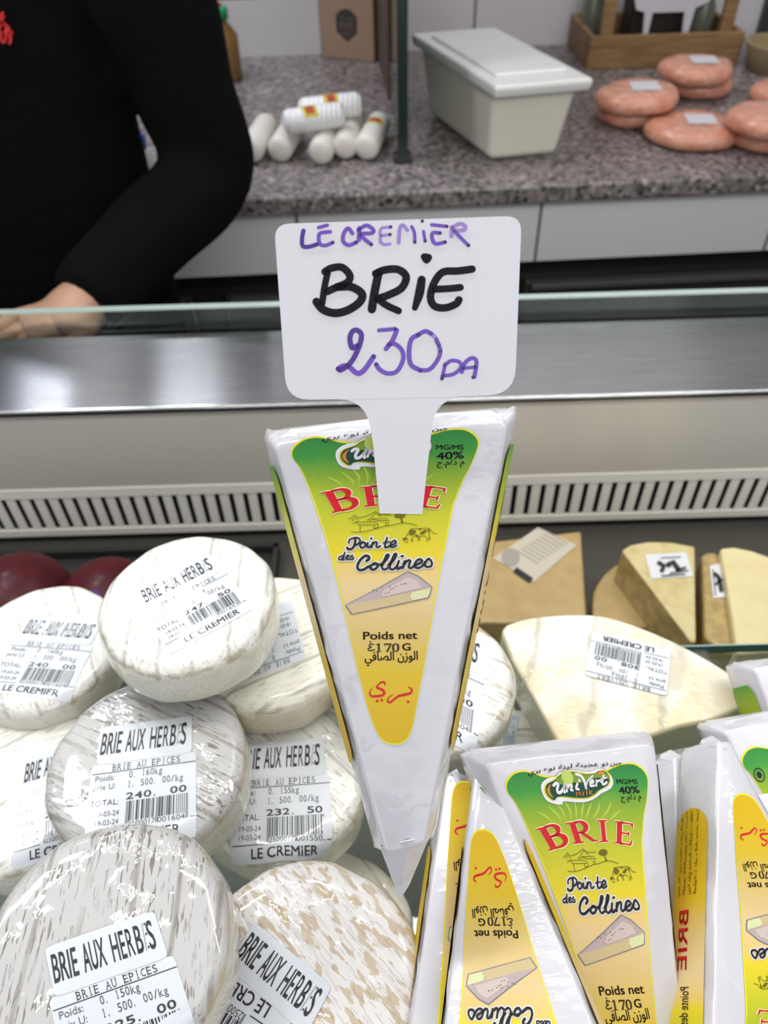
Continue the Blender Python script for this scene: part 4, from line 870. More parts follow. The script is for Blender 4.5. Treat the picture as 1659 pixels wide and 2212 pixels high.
def slab(name, label, cat, pts_px, z, thick, mtop, mside, parts=None, group=None, bevel=0.003, zs=None):
    top = [at_z(p, z if zs is None else zs[i]) for i, p in enumerate(pts_px)]
    ar = sum(top[i][0]*top[(i+1) % len(top)][1]-top[(i+1) % len(top)][0]*top[i][1] for i in range(len(top)))
    if ar < 0: top = top[::-1]
    c = sum(top)/len(top); root = thing(name, label, cat, (c[0], c[1], c[2]-thick), group)
    mb = MB(); mb.prism(top, (0, 0, -thick), mtop, mside); mb.build('body', root, bevel=bevel); return root
def flat_label(root, name, z, quad, art, off=0.0006, rect=(0, 46, -4, 36.5), map4=None, papermat=None):
    f = affine([q[0] for q in map4], [at_z(q[1], z)[:2] for q in map4]); mb = MB()
    def pt(p, o): q = f(p); return np.array((q[0], q[1], z+o))
    V, Fc = sheet(*rect); mb.add([pt(v, off) for v in V], Fc, papermat or PAPER)
    for m, lev, vs, fs in art: mb.add([pt(v, off+LAY*lev*2) for v in vs], fs, m)
    return mb.build(name, root)
zb = -0.345
arc = [(1104,1420),(1082,1362)]+[tuple(p) for p in catmull([(1092,1347),(1150,1331),(1250,1324),(1330,1334),(1450,1380),(1560,1440),(1636,1497)], 4)]+[(1632,1528),(1590,1536),(1540,1556),(1470,1570),(1400,1592),(1300,1620),(1226,1648),(1205,1602)]
bw = slab('brie_sector', 'big ivory sector of brie with upside-down sticker behind the lettered pack', 'cheese', arc, zb, 0.027, RB, PASTE, bevel=0.004)
flat_label(bw, 'price_sticker', zb, None, price_art('0. 280kg', '308. 00', '2500029002805', name='BRIE UNIVERT', unit='1, 100. 00/kg', ink=INKG, date='19-03-24'), map4=[((0, 36.5), (1451, 1404)), ((46, 36.5), (1278, 1364)), ((0, -4), (1438, 1505.6)), ((46, -4), (1263, 1459))])
kz = -0.392
kp = slab('wrapped_brie_piece', 'small wrapped brie piece with bluish sticker lying below the big sector', 'cheese', [(1060,1490),(1130,1470),(1230,1640),(1180,1700),(1040,1720),(1000,1620)], kz, 0.024, RIND_C, PASTE)
mp_ = [((0, -4), (1078, 1548)), ((46, -4), (1120, 1545)), ((0, 36.5), (1066, 1640))]
flat_label(kp, 'price_sticker', kz, None, price_art('0. 155kg', '232. 50', '2500017001550', ink=INKF), map4=mp_, papermat=mat('bluish_paper', (0.62, 0.70, 0.74), 0.5))
kb = MB(); kb.add([at_z(p, kz+0.0012) for p in ((1102,1494),(1118,1492),(1134,1530),(1112,1532))], [(3, 2, 1, 0)], mat('dark_print', (0.12, 0.13, 0.16), 0.5)); kb.build('dark_print', kp)
# ================================================================== HARD CHEESES ON THE DECK
def yel(name, a_, b_, sc=60):
    m = mat(name, a_, 0.45); h = N(m); h.l(h.mix(h.ramp(h.noise(h.coord('Object'), sc, 3), [(0.4, (0, 0, 0)), (0.7, (1, 1, 1))]), a_, b_), h.b.inputs['Base Color']); film(h, 0.3, 0.15, 120, 0.0008, 40, 0.0008); return m
Y1 = yel('yellow_paste', (0.44, 0.31, 0.13), (0.38, 0.26, 0.105)); Y2 = yel('yellow_rind', (0.44, 0.32, 0.12), (0.30, 0.20, 0.07), 90); Y3 = yel('pale_paste', (0.70, 0.60, 0.32), (0.66, 0.55, 0.28)); Y4 = yel('wedge_top', (0.60, 0.50, 0.25), (0.5, 0.38, 0.15), 90)
CLEAR = mat('clear_label', (0.52, 0.47, 0.38), 0.35)
zy = -0.535
y1 = slab('yellow_cheese_block', 'broad yellow cheese slab with tilted translucent label, on deck right of the standing pack', 'cheese', [(1050,1170),(1256,1146),(1268,1330),(1230,1345),(1020,1345)], zy, 0.062, Y1, Y2, group='hard cheeses on the deck')
mb = MB(); q = [at_z(p, zy+0.0006) for p in ((1065,1206),(1162,1139),(1246,1177),(1154,1257))]; mb.add(q, [(3, 2, 1, 0)], CLEAR)
def zd(p, o=0.001): return at_z(p, zy+o)
mb.add([zd(np.array((1103,1204))+np.array((20*math.cos(t*.4), 20*math.sin(t*.4)))) for t in range(16)], [tuple(range(15, -1, -1))], mat('grey_print', (0.32, 0.29, 0.25), 0.5))
for k in range(9):
    a0 = np.array((1118+k*8, 1190-k*5.2)); vs, fs = ribbon([a0, a0+np.array((44, 26))], 2.2, False); mb.add([zd(v) for v in vs], fs, mat('grey_print', (0.32, 0.29, 0.25), 0.5))
vs, fs = ribbon([(1112,1230),(1148,1254)], 13, False, cap=False); mb.add([zd(v, .0012) for v in vs], fs, INK)
mb.build('label', y1)
slab('half_round_cheese', 'low tan half round of cheese behind the labelled yellow wedge', 'cheese', [tuple(p) for p in catmull([(1278,1335),(1284,1275),(1318,1228),(1370,1205),(1420,1215)], 5)]+[(1440,1350),(1360,1360)], -0.553, 0.045, Y1, Y2, group='hard cheeses on the deck')
y2 = slab('yellow_cheese_wedge', 'yellow cheese wedge with white sticker, narrow end towards the camera', 'cheese', [(1343,1188),(1362,1176),(1400,1169),(1450,1170),(1502,1180),(1505,1386),(1494,1388)], -0.512, 0.085, Y4, Y2, group='hard cheeses on the deck', bevel=0.004)
LAB = mat('small_label', (0.66, 0.66, 0.68), 0.4); SHP = mat('label_black', (0.02, 0.02, 0.02), 0.5)
def mini(root, z, quad, blot):
    mb = MB(); mb.add([at_z(p, z+0.0008) for p in quad], [(3, 2, 1, 0)], LAB)
    for r, w in blot: vs, fs = ribbon(r, w, False); mb.add([at_z(v, z+0.0014) for v in vs], fs, SHP)
    mb.build('sticker', root)
mini(y2, -0.512, [(1393,1198),(1483,1193),(1497,1245),(1407,1250)], [([(1424,1216),(1434,1222),(1430,1232)], 10), ([(1444,1220),(1454,1214),(1464,1228)], 12), ([(1462,1232),(1480,1226)], 5), ([(1448,1238),(1486,1232)], 3), ([(1428,1205),(1470,1203)], 2), ([(1430,1244),(1480,1240)], 3)])
y3 = slab('pale_cheese_wedge', 'pale cut cheese wedge at right edge, brown rind to its left', 'cheese', [(1556,1183),(1585,1180),(1625,1188),(1700,1215),(1760,1330),(1760,1400),(1592,1412),(1583,1340),(1566,1240)], -0.512, 0.08, Y3, Y3, group='hard cheeses on the deck')
y4 = slab('brown_rind_wedge', 'narrow brown rind wedge with white sticker between yellow wedge and pale wedge', 'cheese', [(1516,1197),(1530,1190),(1552,1192),(1562,1240),(1578,1340),(1588,1414),(1560,1405),(1522,1375)], -0.520, 0.075, Y2, Y2, group='hard cheeses on the deck', bevel=0.004)
mini(y4, -0.520, [(1533,1222),(1555,1217),(1566,1290),(1541,1292)], [([(1545,1240),(1552,1246),(1556,1262),(1558,1275)], 9), ([(1546,1262),(1558,1252)], 5), ([(1540,1230),(1546,1286)], 2)])
slab('yellow_offcut', 'small yellow cheese offcut below the pale wedge, behind the raised flap', 'cheese', [(1590,1424),(1700,1418),(1700,1450),(1610,1450)], -0.57, 0.03, Y1, Y2, group='hard cheeses on the deck')
RED = yel('red_wax', (0.075, 0.004, 0.008), (0.04, 0.003, 0.006), 40); RED.node_tree.nodes['Principled BSDF'].inputs['Coat Weight'].default_value = 0.06; RED.node_tree.nodes['Principled BSDF'].inputs['Specular IOR Level'].default_value = 0.2
def ball(px, d, r, label, extra=None):
    c = at_d(px, d); root = thing('red_wax_cheese', label, 'cheese', c-np.array((0, 0, r*0.8)), 'red cheeses behind the left pile'); mb = MB()
    mb.lathe([(r*math.sin(t), -r*0.8*math.cos(t)) for t in [math.pi*(k+.15)/12.3 for k in range(13)]], c, RED, 40); mb.build('wax_coat', root, smooth=True)
    if extra:
        mb = MB(); mb.lathe([(0.001, .002), (.008, .0015), (.0085, 0)], c+np.array((0, -r*0.55, r*0.60)), extra, 20, axis=(0, -.6, .7)); mb.build('seal', root)
ball((40, 1300), 0.70, 0.050, 'dark red waxed cheese at left edge, partly below the grille'); ball((232, 1290), 0.69, 0.040, 'brighter red waxed cheese beside the bright top wheel', mat('violet_seal', (0.10, 0.04, 0.2), 0.3))
tray = thing('shade_tray', 'shallow black tray added as painted shade under the red waxed cheeses', 'tray', (-0.42, 0.44, ZD)); mb = MB(); mb.box((-0.42, 0.44, ZD+0.003), (0.62, 0.20, 0.006), DARK); mb.box((-0.42, 0.538, ZD+0.008), (0.62, 0.005, 0.016), DARK); mb.box((-0.42, 0.342, ZD+0.008), (0.62, 0.005, 0.016), DARK); mb.box((-0.112, 0.44, ZD+0.008), (0.005, 0.20, 0.016), DARK); mb.build('body', tray)  # added dark sheet, paints the shadow on the deck around the red cheeses
# ================================================================== BACK COUNTER GOODS
def onc(p, dz=0.0): return at_z(p, ZC+dz)
PLA = mat('milky_plastic', (0.78, 0.75, 0.65), 0.35, Subsurface_Weight=0.0); LID = mat('lid_plastic', (0.82, 0.82, 0.80), 0.3)
b = [onc(p) for p in ((1057,350),(1203,336),(927,248))]; br = b[1]+b[2]-b[0]; quad = [b[0], b[1], br, b[2]]; cc = sum(quad)/4
root = thing('food_container', 'white lidded plastic food container standing on the granite worktop', 'container', cc)
HB = 0.118; mb = MB()
def loft(mb, quads, m, closed=True):
    vs = [p for q in quads for p in q]; n = len(quads[0]); fs = []
    for i in range(len(quads)-1):
        for k in range(n): j = (k+1) % n; fs.append((i*n+k, i*n+j, (i+1)*n+j, (i+1)*n+k))
    fs.append(tuple(range(n-1, -1, -1))); o = (len(quads)-1)*n; fs.append(tuple(range(o, o+n))); mb.add(vs, fs, m)
def qd(s, dz): return [np.array((0, 0, dz))+cc+(q-cc)*s for q in quad]
loft(mb, [qd(1.0, 0.001), qd(1.17, HB*0.93)], PLA); mb.build('tub', root, bevel=0.012, segs=4)
mb = MB(); loft(mb, [qd(1.30, HB*0.90), qd(1.33, HB), qd(1.31, HB+0.006)], LID); mb.build('lid', root, bevel=0.006)
mb = MB(); loft(mb, [qd(1.0, HB+0.006), qd(0.97, HB+0.011)], LID); mb.build('lid_panel', root, bevel=0.003)
LOG = mat('log_wrap', (0.72, 0.68, 0.62), 0.4); LOGW = mat('log_wrap_white', (0.82, 0.82, 0.82), 0.35); h = N(LOGW); wv = h.n('ShaderNodeTexWave', wave_type='BANDS', bands_direction='X'); wv.inputs['Scale'].default_value = 40; h.l(h.coord(), wv.inputs['Vector']); h.bump(wv.outputs['Fac'], 0.002, 0.6)
LY = mat('log_label_yellow', (0.62, 0.48, 0.05), 0.4); LR = mat('log_label_red', (0.42, 0.06, 0.02), 0.4)
def log(p0, p1, z, r, m, label, lab=0.5):
    a0, a1 = at_z(p0, ZC+z), at_z(p1, ZC+z); L = np.linalg.norm(a1-a0); ax = (a1-a0)/L
    root = thing('cheese_log', label, 'cheese log', (a0+a1)/2-np.array((0, 0, r)), 'cheese logs on the worktop'); mb = MB()
    mb.lathe([(r*.55, 0), (r*.9, .004), (r, .010), (r, L-.010), (r*.9, L-.004), (r*.5, L)], a0, m, 28, axis=ax); mb.build('wrapper', root, smooth=True)
    if lab:
        c = a0+ax*L*lab; up = np.cross(ax, np.cross((0, -.5, 1), ax)); up /= np.linalg.norm(up); sd = np.cross(ax, up); mb = MB()
        for k, (w, rr, mm) in enumerate(((.012, 1.02, LY), (.007, 1.04, LR))):
            V = []; 
            for i in range(7):
                t = (-.7+1.4*i/6)*(1 if k == 0 else .6); d = (up*math.cos(t)+sd*math.sin(t))*r*rr; V += [c+d-ax*w, c+d+ax*w]
            mb.add(V, [(2*i, 2*i+1, 2*i+3, 2*i+2) for i in range(6)], mm)
        mb.build('label', root)
for p0, p1, lb, lab in (((541,328),(577,268),'bare cheese log half hidden by the black sleeve',0), ((602,326),(640,268),'cheese log second from the black sleeve, end towards the camera',0), ((692,332),(716,262),'cheese log in the middle of the lower row with gold speck',0.55), ((744,320),(764,246),'cheese log between the middle one and the rightmost log',0), ((790,322),(820,264),'rightmost cheese log of the lower row with small gold label',0.6)):
    log(p0, p1, 0.021, 0.0205, LOG, lb, lab)
log((612,266), (742,246), 0.060, 0.019, LOGW, 'front white cheese log lying across the row with red and gold label', 0.42); log((646,240), (780,224), 0.060, 0.019, LOGW, 'rear white cheese log lying across the row with red and gold label', 0.5)
PAT = mat('burger_meat', (0.66, 0.30, 0.20), 0.45); h = N(PAT); h.l(h.ramp(h.noise(h.coord('Object'), 55, 4, .7), [(0.3, (0.56, 0.20, 0.11)), (0.55, (0.66, 0.31, 0.21)), (0.75, (0.72, 0.46, 0.38))]), h.b.inputs['Base Color']); film(h, 0.6, 0.2, 90, 0.0006, 30, 0.002)
def patty(px, z, rx, label, sticker=False, tilt=0.0):
    t = 0.030; c = onc(px, z+t)-np.array((0, 0, t)); root = thing('burger_patty', label, 'burger patty', c, 'wrapped patties on the worktop'); mb = MB()
    n = 40; prof = [(0.02, 0), (.80, 0.0), (.95, .18), (1.0, .45), (.96, .75), (.84, .95), (.55, 1.0), (.02, .97)]; vs = []
    for r_, zz in prof:
        for k in range(n):
            a_ = 2*math.pi*k/n; rr = r_*rx*(1+.02*math.sin(3*a_+px[0])+.015*math.sin(5*a_)); vs.append(c+np.array((rr*math.cos(a_), rr*math.sin(a_)*.92, zz*t+tilt*rr*math.cos(a_)+.0006*math.sin(7*a_))))
    fs = [(i*n+k, i*n+(k+1) % n, (i+1)*n+(k+1) % n, (i+1)*n+k) for i in range(len(prof)-1) for k in range(n)]; fs.append(tuple(range(n-1, -1, -1))); fs.append(tuple(range((len(prof)-1)*n, len(prof)*n)))
    mb.add(vs, fs, PAT); mb.build('meat', root, smooth=True)
    if sticker:
        mb = MB(); q = c+np.array((.012, .004, t+.0009)); ca, sa = math.cos(-.1), math.sin(-.1)
        mb.add([q+np.array((x*ca-y*sa, x*sa+y*ca, tilt*x)) for x, y in ((-.024,-.024),(.024,-.024),(.024,.024),(-.024,.024))], [(0, 1, 2, 3)], LAB); mb.build('sticker', root)
patty((1372,218), 0.0, 0.067, 'lower orange patty of the left pair beside the container'); patty((1380,188), 0.030, 0.071, 'upper orange patty of the left pair with grey sticker', True, 0.04)
patty((1514,160), 0.0, 0.066, 'lower orange patty of the pair right in front of the wooden crate'); patty((1508,131), 0.030, 0.069, 'upper orange patty of the pair right in front of the wooden crate', True)
patty((1500,260), 0.0, 0.078, 'single orange patty lying nearest the worktop edge with grey sticker', True)
patty((1668,266), 0.0, 0.070, 'lower orange patty of the pair cut by the right frame edge'); patty((1672,237), 0.030, 0.070, 'upper orange patty of the pair cut by the right frame edge')
patty((1708,182), 0.0, 0.066, 'orange patty at right edge behind the cut-off pair')
# wooden crate with its contents
WOOD = mat('crate_wood', (0.24, 0.135, 0.055), 0.55); h = N(WOOD); h.l(h.ramp(h.noise(h.coord('Object', (1, 1, 8)), 14, 4), [(0.3, (0.17, 0.09, 0.035)), (0.7, (0.30, 0.18, 0.075))]), h.b.inputs['Base Color'])
f0, f1 = onc((1266,152)), onc((1592,141)); cu = (f1-f0)/np.linalg.norm(f1-f0); cv = np.array((-cu[1], cu[0], 0)); CW = np.linalg.norm(f1-f0); CD = min(0.20, float(DEPTH-np.dot((f0+f1)/2-OB, ey))-0.012); print('crate depth', CD, 'counter', DEPTH, 'ZS', ZS, YB, ZU, GZ); ca = math.atan2(cu[1], cu[0])
root = thing('wooden_crate', 'open wooden crate with upright posts standing against the tiled wall', 'crate', f0+cu*CW/2+cv*CD/2)
def cp(x, y, z): return f0+cu*x+cv*y+np.array((0, 0, z))
CH = 0.060
for nm_, c, d in (('front_board', (CW/2, .006, CH/2), (CW, .012, CH)), ('rear_board', (CW/2, CD-.006, CH/2), (CW, .012, CH)), ('side_board', (.006, CD/2, CH/2), (.012, CD-.024, CH)), ('side_board', (CW-.006, CD/2, CH/2), (.012, CD-.024, CH)), ('base_board', (CW/2, CD/2, .006), (CW-.024, CD-.024, .012))):
    mb = MB(); mb.box(cp(*c), d, WOOD, ca); mb.build(nm_, root, bevel=.002)
for x in (.035, CW-.035):
    for y in (.022, CD-.022):
        mb = MB(); mb.box(cp(x, y, .19), (.025, .018, .36), WOOD, ca); mb.build('post', root, bevel=.002)
DK = mat('dark_goods', (0.02, 0.014, 0.012), 0.5)
mb = MB(); mb.box(cp(CW*.52, CD*.55, .085), (CW*.42, CD*.4, .14), DK, ca); o = mb.build('dark_box', loc=cp(CW*.52, CD*.55, .013), bevel=.004); tag(o, 'dark box inside the wooden crate', 'box')
SHW = mat('sheep_white', (0.56, 0.54, 0.58), 0.6)
sh = thing('sheep_cutout', 'white sheep-shaped cutout sign at the front of the wooden crate', 'sign', cp(CW*.5, .028, .05))
outl = [(-.075,.02),(-.068,.0),(-.05,-.005),(-.044,-.05),(-.036,-.05),(-.034,-.006),(.03,-.006),(.036,-.05),(.046,-.05),(.05,0),(.075,.01),(.082,.05),(.07,.10),(.03,.115),(-.03,.11),(-.07,.10),(-.10,.09),(-.105,.06),(-.085,.045)]
mb = MB(); mb.prism([cp(CW*.50+x, .020, .10+z) for x, z in outl], cv*.006, SHW); mb.build('board', sh)
def jar(px, z, r, hgt, mbody, mcap, label, base=None, nm_='spice_bottle', cap='cap', pt=None):
    c = pt if pt is not None else onc(px, z); root = thing(nm_, label, 'bottle', c); mb = MB()
    mb.lathe([(r*.9, 0), (r, .004), (r, hgt*.62), (r*.5, hgt*.8), (r*.5, hgt*.86)], c, mbody, 24); mb.build('glass', root, smooth=True)
    mb = MB(); mb.lathe([(r*.62, hgt*.84), (r*.62, hgt*.99), (r*.5, hgt)], c, mcap, 24); mb.build(cap, root, smooth=True); return root
YC = mat('yellow_cap', (0.60, 0.38, 0.03), 0.4); GB = mat('grey_green_bottle', (0.12, 0.13, 0.10), 0.2)
jar(None, 0, .022, .13, GB, YC, 'small bottle with yellow cap in the crate right of the sheep', pt=cp(CW*.78, .07, .012)); jar(None, 0, .022, .13, GB, YC, 'yellow-capped bottle at the left end inside the crate', pt=cp(CW*.085, .11, .012))
AMB = mat('amber_sauce', (0.26, 0.15, 0.05), 0.2); GC = mat('green_cap', (0.02, 0.32, 0.12), 0.35)
r_ = jar((490,170), 0, .034, .128, AMB, GC, 'amber sauce bottle with green cap beside the black sleeve', nm_='sauce_bottle')
mb = MB(); c = onc((490,170)); mb.lathe([(.012, .126), (.010, .134), (.004, .136)], c, mat('red_tip', (0.45, 0.06, 0.03), .4), 16); mb.build('tip', r_)
c = onc((318,412)); r_ = thing('squeeze_bottle', 'pale squeeze bottle with blue collar seen between torso and sleeve', 'bottle', c)
WB = mat('bottle_white', (0.55, 0.56, 0.56), .4); BL = mat('blue_collar', (0.02, 0.08, 0.40), .35)
for nm_, pr_, mm in (('body', [(.020, 0), (.021, .05), (.014, .064)], WB), ('collar', [(.015, .064), (.016, .080), (.013, .083)], BL), ('nozzle', [(.009, .083), (.005, .13), (.003, .135)], WB)):
    mb = MB(); mb.lathe(pr_, c, mm, 24); mb.build(nm_, r_, smooth=True)
c = onc((425,120)); mb = MB(); mb.box(c+np.array((0, 0, .09)), (.085, .07, .18), mat('pack_white', (0.78, 0.74, 0.80), .4), YAW); mb.box(c+np.array((-.004, -.0352, .10)), (.05, .001, .07), mat('pack_pink', (0.62, 0.40, 0.50), .5), YAW); o = mb.build('milk_carton', loc=c); tag(o, 'white and pink carton behind the sauce bottle by the sleeve', 'carton')
# cardboard carton with dark shield
CARD = mat('cardboard', (0.36, 0.235, 0.16), 0.7); q0, q1 = onc((696,124)), onc((808,135)); cu2 = (q1-q0)/np.linalg.norm(q1-q0); cv2 = np.array((-cu2[1], cu2[0], 0)); w_ = np.linalg.norm(q1-q0)
root = thing('cardboard_carton', 'brown cardboard carton with dark shield mark against the wall', 'carton', q0+cu2*w_/2)
mb = MB(); mb.box(q0+cu2*w_/2+cv2*.022+np.array((0, 0, .16)), (w_, .04, .32), CARD, math.atan2(cu2[1], cu2[0])); mb.build('box', root, bevel=.002)
SHD = mat('shield_print', (0.045, 0.04, 0.035), .6); SHL = mat('shield_line', (0.17, 0.125, 0.09), .6)
def cd(x, z, o=.0008): return q0+cu2*(w_/2+x)+cv2*(.002-o)+np.array((0, 0, z))
mb = MB(); s_ = .024; zc_ = .068
vs, fs = poly([(-s_, -.016), (-s_, .014), (-s_*.5, .024), (0, .027), (s_*.5, .024), (s_, .014), (s_, -.016), (s_*.5, -.024), (0, -.034), (-s_*.5, -.024)]); mb.add([cd(v[0], zc_+v[1]) for v in vs], fs, SHD)
for r in ([(-.014,.010),(-.004,.010)], [(.004,.010),(.014,.010)], [(-.014,.004),(-.014,-.010)], [(-.009,.003),(-.009,-.010)], [(-.014,-.003),(-.009,-.003)], [(-.002,.003),(-.002,-.010)], [(-.002,-.003),(.004,-.003)], [(.004,.003),(.004,-.010)], [(.010,.003),(.010,-.010)], [(.010,.003),(.016,.003)], [(.010,-.010),(.016,-.010)], [(-.010,-.018),(.010,-.018)]):
    vs, fs = ribbon(r, .0022, False); mb.add([cd(v[0], zc_+v[1], .0012) for v in vs], fs, SHL)
mb.build('shield_mark', root)
# partition: wooden board near the wall, dark glass pane in front of it
g0, g1 = onc((870,353)), onc((846,214)); gd = (g1-g0)/np.linalg.norm(g1-g0); gl = np.linalg.norm(g1-g0); ga = math.atan2(gd[1], gd[0])
root = thing('counter_partition', 'dark glass partition standing on edge on the worktop', 'partition', (g0+g1)/2)
mb = MB(); mb.box((g0+g1)/2+np.array((0, 0, .3)), (gl, .008, .6), clear_glass('smoked_glass', (0.30, 0.36, 0.34)), ga); mb.build('pane', root)
mb = MB(); mb.box(g0+np.array((0, 0, .3)), (.010, .016, .6), mat('dark_edge', (0.018, 0.03, 0.03), .25), ga); mb.build('front_edge', root, bevel=.002)
mb = MB(); mb.box(g0+gd*.012+np.array((0, 0, .006)), (.03, .03, .012), mat('dark_foot', (0.03, 0.028, 0.026), .4), ga); mb.build('foot', root, bevel=.002)
t0, t1 = onc((843,214)), onc((818,122)); td = (t1-t0); tl = np.linalg.norm(td); td = td/tl
mb = MB(); mb.box((t0+t1)/2+np.array((.014, 0, .3)), (tl, .036, .6), mat('brown_board', (0.075, 0.045, 0.03), .5), math.atan2(td[1], td[0])); o = mb.build('wooden_divider', loc=(t0+t1)/2, bevel=.003); tag(o, 'dark brown wooden divider board between carton and glass partition', 'divider')
# right edge: little basket and black machine
c = onc((1672,150)); BAS = mat('wicker', (0.36, 0.27, 0.14), .7); h = N(BAS); wv = h.n('ShaderNodeTexWave', bands_direction='Z'); wv.inputs['Scale'].default_value = 60; h.l(h.coord(), wv.inputs['Vector']); h.bump(wv.outputs['Fac'], .003, .8)
root = thing('wicker_tray', 'small pale wicker tray cut by the right frame edge', 'tray', c); mb = MB(); mb.lathe([(.055, 0), (.066, .045), (.069, .05), (.062, .05), (.052, .006)], c, BAS, 28); mb.build('weave', root, smooth=True)
c = onc((1690,80)); root = thing('counter_appliance', 'black appliance with white top behind the wicker tray', 'appliance', c)
mb = MB(); mb.box(c+np.array((0.02, .05, .07)), (.16, .12, .14), FRG, YAW); mb.build('base', root, bevel=.008); mb = MB(); mb.box(c+np.array((0.03, .05, .19)), (.13, .10, .10), LAB, YAW); mb.build('top', root, bevel=.01)
# ================================================================== PERSON
SKIN = mat('skin', (0.50, 0.285, 0.19), .5); SWEAT = mat('black_knit', (0.002, 0.002, 0.0023), .95, Specular_IOR_Level=0.12); h = N(SWEAT); h.bump(h.noise(h.coord('Object'), 16, 3), .02, .6); HAIR = mat('dark_hair', (0.02, 0.014, 0.01), .6); TRS = mat('dark_trousers', (0.004, 0.004, 0.005), .9, Specular_IOR_Level=0.15)
def skin_obj(name, verts, edges, m, parent, sub=2, loc=None):
    me = bpy.data.meshes.new(name); L = np.array(parent.location)
    me.from_pydata([tuple(np.array(v[:3])-L) for v in verts], edges, []); me.materials.append(m)
    o = bpy.data.objects.new(name, me); COL.objects.link(o); o.parent = parent
    md = o.modifiers.new('skin', 'SKIN'); md.use_smooth_shade = True
    sl = me.skin_vertices[0].data if me.skin_vertices else None
    if sl is None:
        bm = bmesh.new(); bm.from_mesh(me); bm.verts.layers.skin.verify(); bm.to_mesh(me); bm.free(); sl = me.skin_vertices[0].data
    for i, v in enumerate(verts):
        r = v[3] if isinstance(v[3], tuple) else (v[3], v[3]); sl[i].radius = r; sl[i].use_root = (i == 0)
    s_ = o.modifiers.new('sub', 'SUBSURF'); s_.levels = sub; s_.render_levels = sub; return o
sh_l = at_y((322, -10), 0.97); el = at_y((458, 372), 0.95); wr = at_y((178, 655), 0.755); hd = at_y((88, 705), 0.735)
tx = sh_l[0]-0.235
per = thing('person', 'person in a black sweater behind the counter, bare hand resting near the glass', 'person', (tx, 0.98, FLOOR_Z))
b_ = [(tx, .99, -.50, (.07, .06)), (tx, .99, -.28, (.07, .06)), (tx, .995, -.07, (.06, .05)), (tx, .99, .04, (.07, .06)), (tx-.02, .985, .11, .052), (tx-.05, .97, .17, (.062, .07)), (tx-.055, .965, .25, (.072, .088)), (tx-.055, .97, .32, (.06, .07)),
      (*sh_l, .055), (*((sh_l+el)/2), .043), (*el, .038), (*((el+wr)/2), .034), (*wr, .027), (*(wr*.5+hd*.5), (.032, .022)), (*hd, (.036, .018))]
ed = [(0,1),(1,2),(2,3),(3,4),(4,5),(5,6),(6,7),(2,8),(8,9),(9,10),(10,11),(11,12),(12,13),(13,14)]
hdir = (hd-wr)/np.linalg.norm(hd-wr); lat = np.cross(hdir, (0, -.5, .8)); lat /= np.linalg.norm(lat); dn = np.cross(hdir, lat); dn = dn if dn[2] < 0 else -dn
for k, (o_, L_) in enumerate(((-.030, .070), (-.010, .082), (.010, .078), (.029, .060))):
    b0_ = len(b_); s0 = hd+lat*o_*.8+hdir*.012
    b_ += [(*s0, .010), (*(s0+hdir*L_*.45+lat*o_*.15+dn*.004), .0095), (*(s0+hdir*L_*.72+dn*.018), .0088), (*(s0+hdir*L_*.86+dn*.036), .0075)]
    ed += [(14, b0_), (b0_, b0_+1), (b0_+1, b0_+2), (b0_+2, b0_+3)]
b0_ = len(b_); s0 = wr*.6+hd*.4-lat*.030
b_ += [(*s0, .013), (*(s0+hdir*.03-lat*.018+dn*.01), .011), (*(s0+hdir*.055-lat*.018+dn*.022), .009)]; ed += [(13, b0_), (b0_, b0_+1), (b0_+1, b0_+2)]
sr = np.array((tx-.22, sh_l[1], sh_l[2])); er = sr+np.array((-.08, -.02, -.27)); wrr = er+np.array((.10, -.18, -.08)); b0_ = len(b_)
b_ += [(*sr, .055), (*((sr+er)/2), .043), (*er, .038), (*wrr, .027), (*(wrr+np.array((.05, -.05, -.01))), (.036, .018))]; ed += [(2, b0_)]+[(b0_+i, b0_+i+1) for i in range(4)]
bR = len(b_)-1
for k, o_ in enumerate((-.028, -.009, .010, .028)):
    s0 = np.array(b_[bR][:3])+np.array((.012, -.006, o_*.8)); q_ = len(b_); b_ += [(*s0, .010), (*(s0+np.array((.035, -.02, -.004))), .009), (*(s0+np.array((.05, -.045, -.012))), .0078)]; ed += [(bR, q_), (q_, q_+1), (q_+1, q_+2)]
q_ = len(b_); s0 = wrr+np.array((.03, -.02, .03)); b_ += [(*s0, .012), (*(s0+np.array((.03, -.02, .02))), .0095)]; ed += [(bR-1, q_), (q_, q_+1)]
for sx in (-1, 1):
    q_ = len(b_); b_ += [(tx+sx*.08, .99, -.74, .06), (tx+sx*.10, .99, -.92, .058), (tx+sx*.10, 1.0, -1.30, .042), (tx+sx*.11, .90, -1.355, .035)]; ed += [(0, q_), (q_, q_+1), (q_+1, q_+2), (q_+2, q_+3)]
skin_obj('body', b_, ed, SKIN, per)
